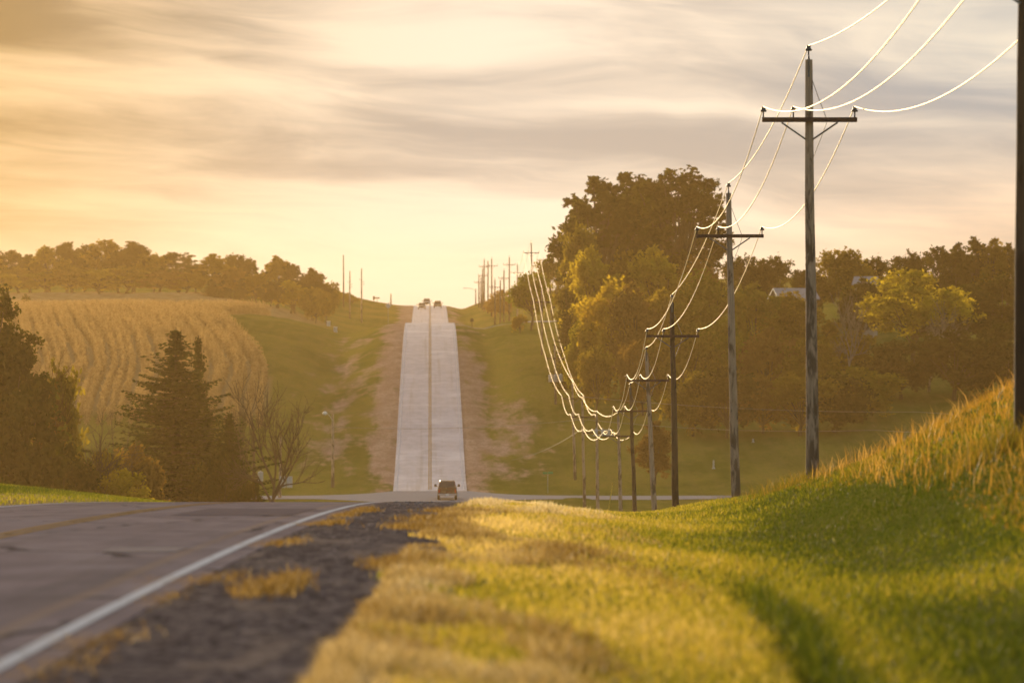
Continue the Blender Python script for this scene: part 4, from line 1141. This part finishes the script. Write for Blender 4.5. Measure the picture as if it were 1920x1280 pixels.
def vehicle(kind, X, Y, rz, paint, name, label, cat):
    o = empty(name, (X, Y, float(zr(Y)) + .004), rz); tag(o, label, cat)
    o.rotation_euler = (math.atan2(float(zr(Y + 3) - zr(Y - 3)), 6) * (1 if abs(rz) < 1 else -1), 0, rz)
    if kind == 'pickup':
        L0, L1, W, top, belt = -2.85, 2.85, 1.98, 1.92, 1.18
        lower = [(-2.85, 1.90, .55, 1.20), (-2.78, 1.96, .48, 1.26), (-.8, 1.98, .42, 1.26), (.3, 1.98, .42, 1.24), (1.2, 1.97, .42, 1.22), (2.5, 1.94, .45, 1.12), (2.8, 1.84, .55, 1.0)]
        cab = [(-.95, 1.20), (-.72, top - .02), (.45, top), (1.45, 1.2)]
    elif kind == 'suv':
        L0, L1, W, top, belt = -2.35, 2.45, 1.9, 1.74, 1.02
        lower = [(-2.35, 1.80, .45, 1.0), (-2.25, 1.88, .38, 1.08), (-.5, 1.9, .34, 1.08), (1.0, 1.9, .34, 1.06), (2.1, 1.86, .38, .98), (2.42, 1.7, .48, .82)]
        cab = [(-2.25, 1.06), (-1.9, top - .04), (.1, top), (1.15, 1.05)]
    else:
        L0, L1, W, top, belt = -2.25, 2.25, 1.8, 1.46, .92
        lower = [(-2.25, 1.66, .42, .86), (-2.1, 1.76, .34, .96), (-.5, 1.8, .3, .94), (1.0, 1.8, .3, .92), (1.9, 1.74, .34, .82), (2.24, 1.56, .42, .68)]
        cab = [(-1.65, .92), (-.85, top - .03), (.2, top), (1.15, .9)]
    mb = MB(); mb.loft([rsec(y, w, a, b, w * .96) for (y, w, a, b) in lower])
    (y0, zb0), (y1, zt1), (y2, zt2), (y3, zb3) = cab
    wb, wt = W * .93, W * .76
    def row(w, y, z): return [(-w / 2, y, z), (w / 2, y, z)]
    A = row(wb, y0, zb0 - .05); B = row(wt, y1, zt1 - .06); B2 = row(wt * .9, y1 + .12, zt1); C2 = row(wt * .9, y2 - .1, zt2); C = row(wt, y2, zt2 - .06); Dq = row(wb, y3, zb3 - .05)
    vs = A + B + B2 + C2 + C + Dq
    mb.add(vs, [(0, 1, 3, 2), (2, 3, 5, 4), (4, 5, 7, 6), (6, 7, 9, 8), (8, 9, 11, 10), (0, 2, 4, 6, 8, 10), (1, 11, 9, 7, 5, 3)])
    if kind == 'pickup':       # bed rails and tailgate lip
        for s in (-1, 1): mb.box((s * .92, -1.85, 1.28), (.12, 1.9, .07), 0, .02)
        mb.box((0, -2.78, 1.27), (1.8, .1, .09), 0, .02)
    mb.build('body', paint, o, True, 32)
    lerp = lambda a, b, k: tuple(np.array(a) * (1 - k) + np.array(b) * k)
    rw = MB(); k0, k1 = (.16, .90)
    quadpanel(rw, [lerp(lerp(A[0], B[0], k0), lerp(A[1], B[1], k0), .07), lerp(lerp(A[0], B[0], k0), lerp(A[1], B[1], k0), .93), lerp(lerp(A[0], B[0], k1), lerp(A[1], B[1], k1), .93), lerp(lerp(A[0], B[0], k1), lerp(A[1], B[1], k1), .07)], .012)
    rw.build('rear_window', M_GLASS, o)
    ws = MB(); quadpanel(ws, [lerp(lerp(Dq[1], C[1], k0), lerp(Dq[0], C[0], k0), .07), lerp(lerp(Dq[1], C[1], k0), lerp(Dq[0], C[0], k0), .93), lerp(lerp(Dq[1], C[1], k1), lerp(Dq[0], C[0], k1), .93), lerp(lerp(Dq[1], C[1], k1), lerp(Dq[0], C[0], k1), .07)], .012)
    ws.build('windscreen', M_GLASS, o)
    for s in (0, 1):
        P = [lerp(lerp(A[s], B[s], .2), lerp(Dq[s], C[s], .2), .08), lerp(lerp(A[s], B[s], .2), lerp(Dq[s], C[s], .2), .92), lerp(lerp(A[s], B[s], .88), lerp(Dq[s], C[s], .88), .9), lerp(lerp(A[s], B[s], .88), lerp(Dq[s], C[s], .88), .1)]
        if s == 0: P = P[::-1]
        sw = MB(); quadpanel(sw, P, .012); sw.build('side_window', M_GLASS, o)
    R_ = .39 if kind == 'pickup' else .34
    for s in (-1, 1):
        for yy in ((-1.75, 1.85) if kind == 'pickup' else (-1.4, 1.45)):
            wm = MB(); wm.lathe([(R_ * .62, -.11), (R_ * .96, -.12), (R_, -.08), (R_, .08), (R_ * .96, .12), (R_ * .62, .11)], 18, (s * (W / 2 - .12), yy, R_), 'x')
            wh = wm.build('wheel', M_TYRE, o, True, 40)
            rm = MB(); rm.lathe([(R_ * .3, -.12), (R_ * .6, -.10), (R_ * .6, .10), (R_ * .3, .12)], 14, (s * (W / 2 - .12), yy, R_), 'x'); rm.build('rim', M_CHROME, wh, True, 40)
        mi = MB(); ym = y3 - .35; mi.tube([(s * wb * .49, ym, belt + .02), (s * (W / 2 + .14), ym, belt + .10)], .03, 5)
        mi.box((s * (W / 2 + .20), ym, belt + .16), (.24, .10, .26 if kind == 'pickup' else .17), 0, .03); mi.build('mirror', M_DARKMETAL, o)
        yr = lower[0][0]; tl = MB(); zt_ = lower[0][3]
        tl.box((s * (W / 2 - .17), yr - .01, zt_ - .24), (.17, .09, .36), 0, .02); tl.build('tail_light', M_RED, o)
        yf = lower[-1][0]; hl = MB(); hl.box((s * (lower[-1][1] / 2 - .25), yf + .0, lower[-1][3] - .16), (.38, .09, .19), 0, .03); hl.build('headlight', M_LAMP, o)
    yr, yf = lower[0][0], lower[-1][0]
    b = MB(); b.box((0, yr - .07, lower[0][2] + .04), (W * .93, .2, .2), 0, .04); b.build('rear_bumper', M_CHROME if kind == 'pickup' else M_DARKMETAL, o)
    b = MB(); b.box((0, yf + .03, lower[-1][2] + .02), (W * .86, .2, .2), 0, .05); b.build('front_bumper', M_DARKMETAL, o)
    b = MB(); b.box((0, yf + .01, lower[-1][3] - .16), (.85, .06, .2), 0, .02); b.build('grille', M_DARKMETAL, o)
    b = MB(); b.box((0, yr - .19, lower[0][2] + .05), (.31, .03, .16)); b.build('licence_plate', M_WHITE, o)
    if kind == 'pickup':
        b = MB(); b.box((0, yr - .008, .94), (1.42, .03, .40), 0, .012); b.build('tailgate', paint, o)
        b = MB(); b.box((0, yr - .035, 1.08), (.24, .03, .08), 0, .01); b.build('tailgate_handle', M_DARKMETAL, o)
    return o
P_TRUCK = car_paint('maroon_paint', (.09, .035, .022)); P_SUV = car_paint('tan_paint', (.30, .24, .18)); P_CAR = car_paint('grey_paint', (.12, .11, .105)); P_CAR2 = car_paint('silver_paint', (.35, .34, .32))
hd = .01442
vehicle('pickup', float(xr(578)) + 1.75, 578, hd, P_TRUCK, 'pickup_truck', 'dark red pickup truck seen from behind at the valley junction', 'pickup truck')
vehicle('suv', float(xr(1330)) + 1.85, 1326, hd, P_SUV, 'sport_utility_vehicle', 'tan vehicle driving away near the far crest in the right lane', 'car')
vehicle('sedan', float(xr(1310)) - 1.9, 1312, math.pi + hd, P_CAR, 'car', 'dark oncoming car near the far crest, front one of two', 'car')
vehicle('suv', float(xr(1370)) - 1.2, 1398, math.pi + hd, P_CAR2, 'car', 'silver oncoming car half hidden by the far crest, behind the dark car', 'car')

# ------------------------------------------------------------------ haze
m, t, out = newmat('haze')
pv = t.n('ShaderNodeVolumePrincipled')
pv.inputs['Color'].default_value = (1.0, .66, .27, 1); pv.inputs['Density'].default_value = .000070; pv.inputs['Anisotropy'].default_value = .7
t.nt.links.new(pv.outputs[0], out.inputs['Volume'])
zmin = float(GZ.min())
mb = MB(); mb.box((0, 935, (zmin - 1 + 28) / 2), (2700, 2050, 28 - zmin + 1))
hz = mb.build('haze', m, None); tag(hz, kind='stuff')
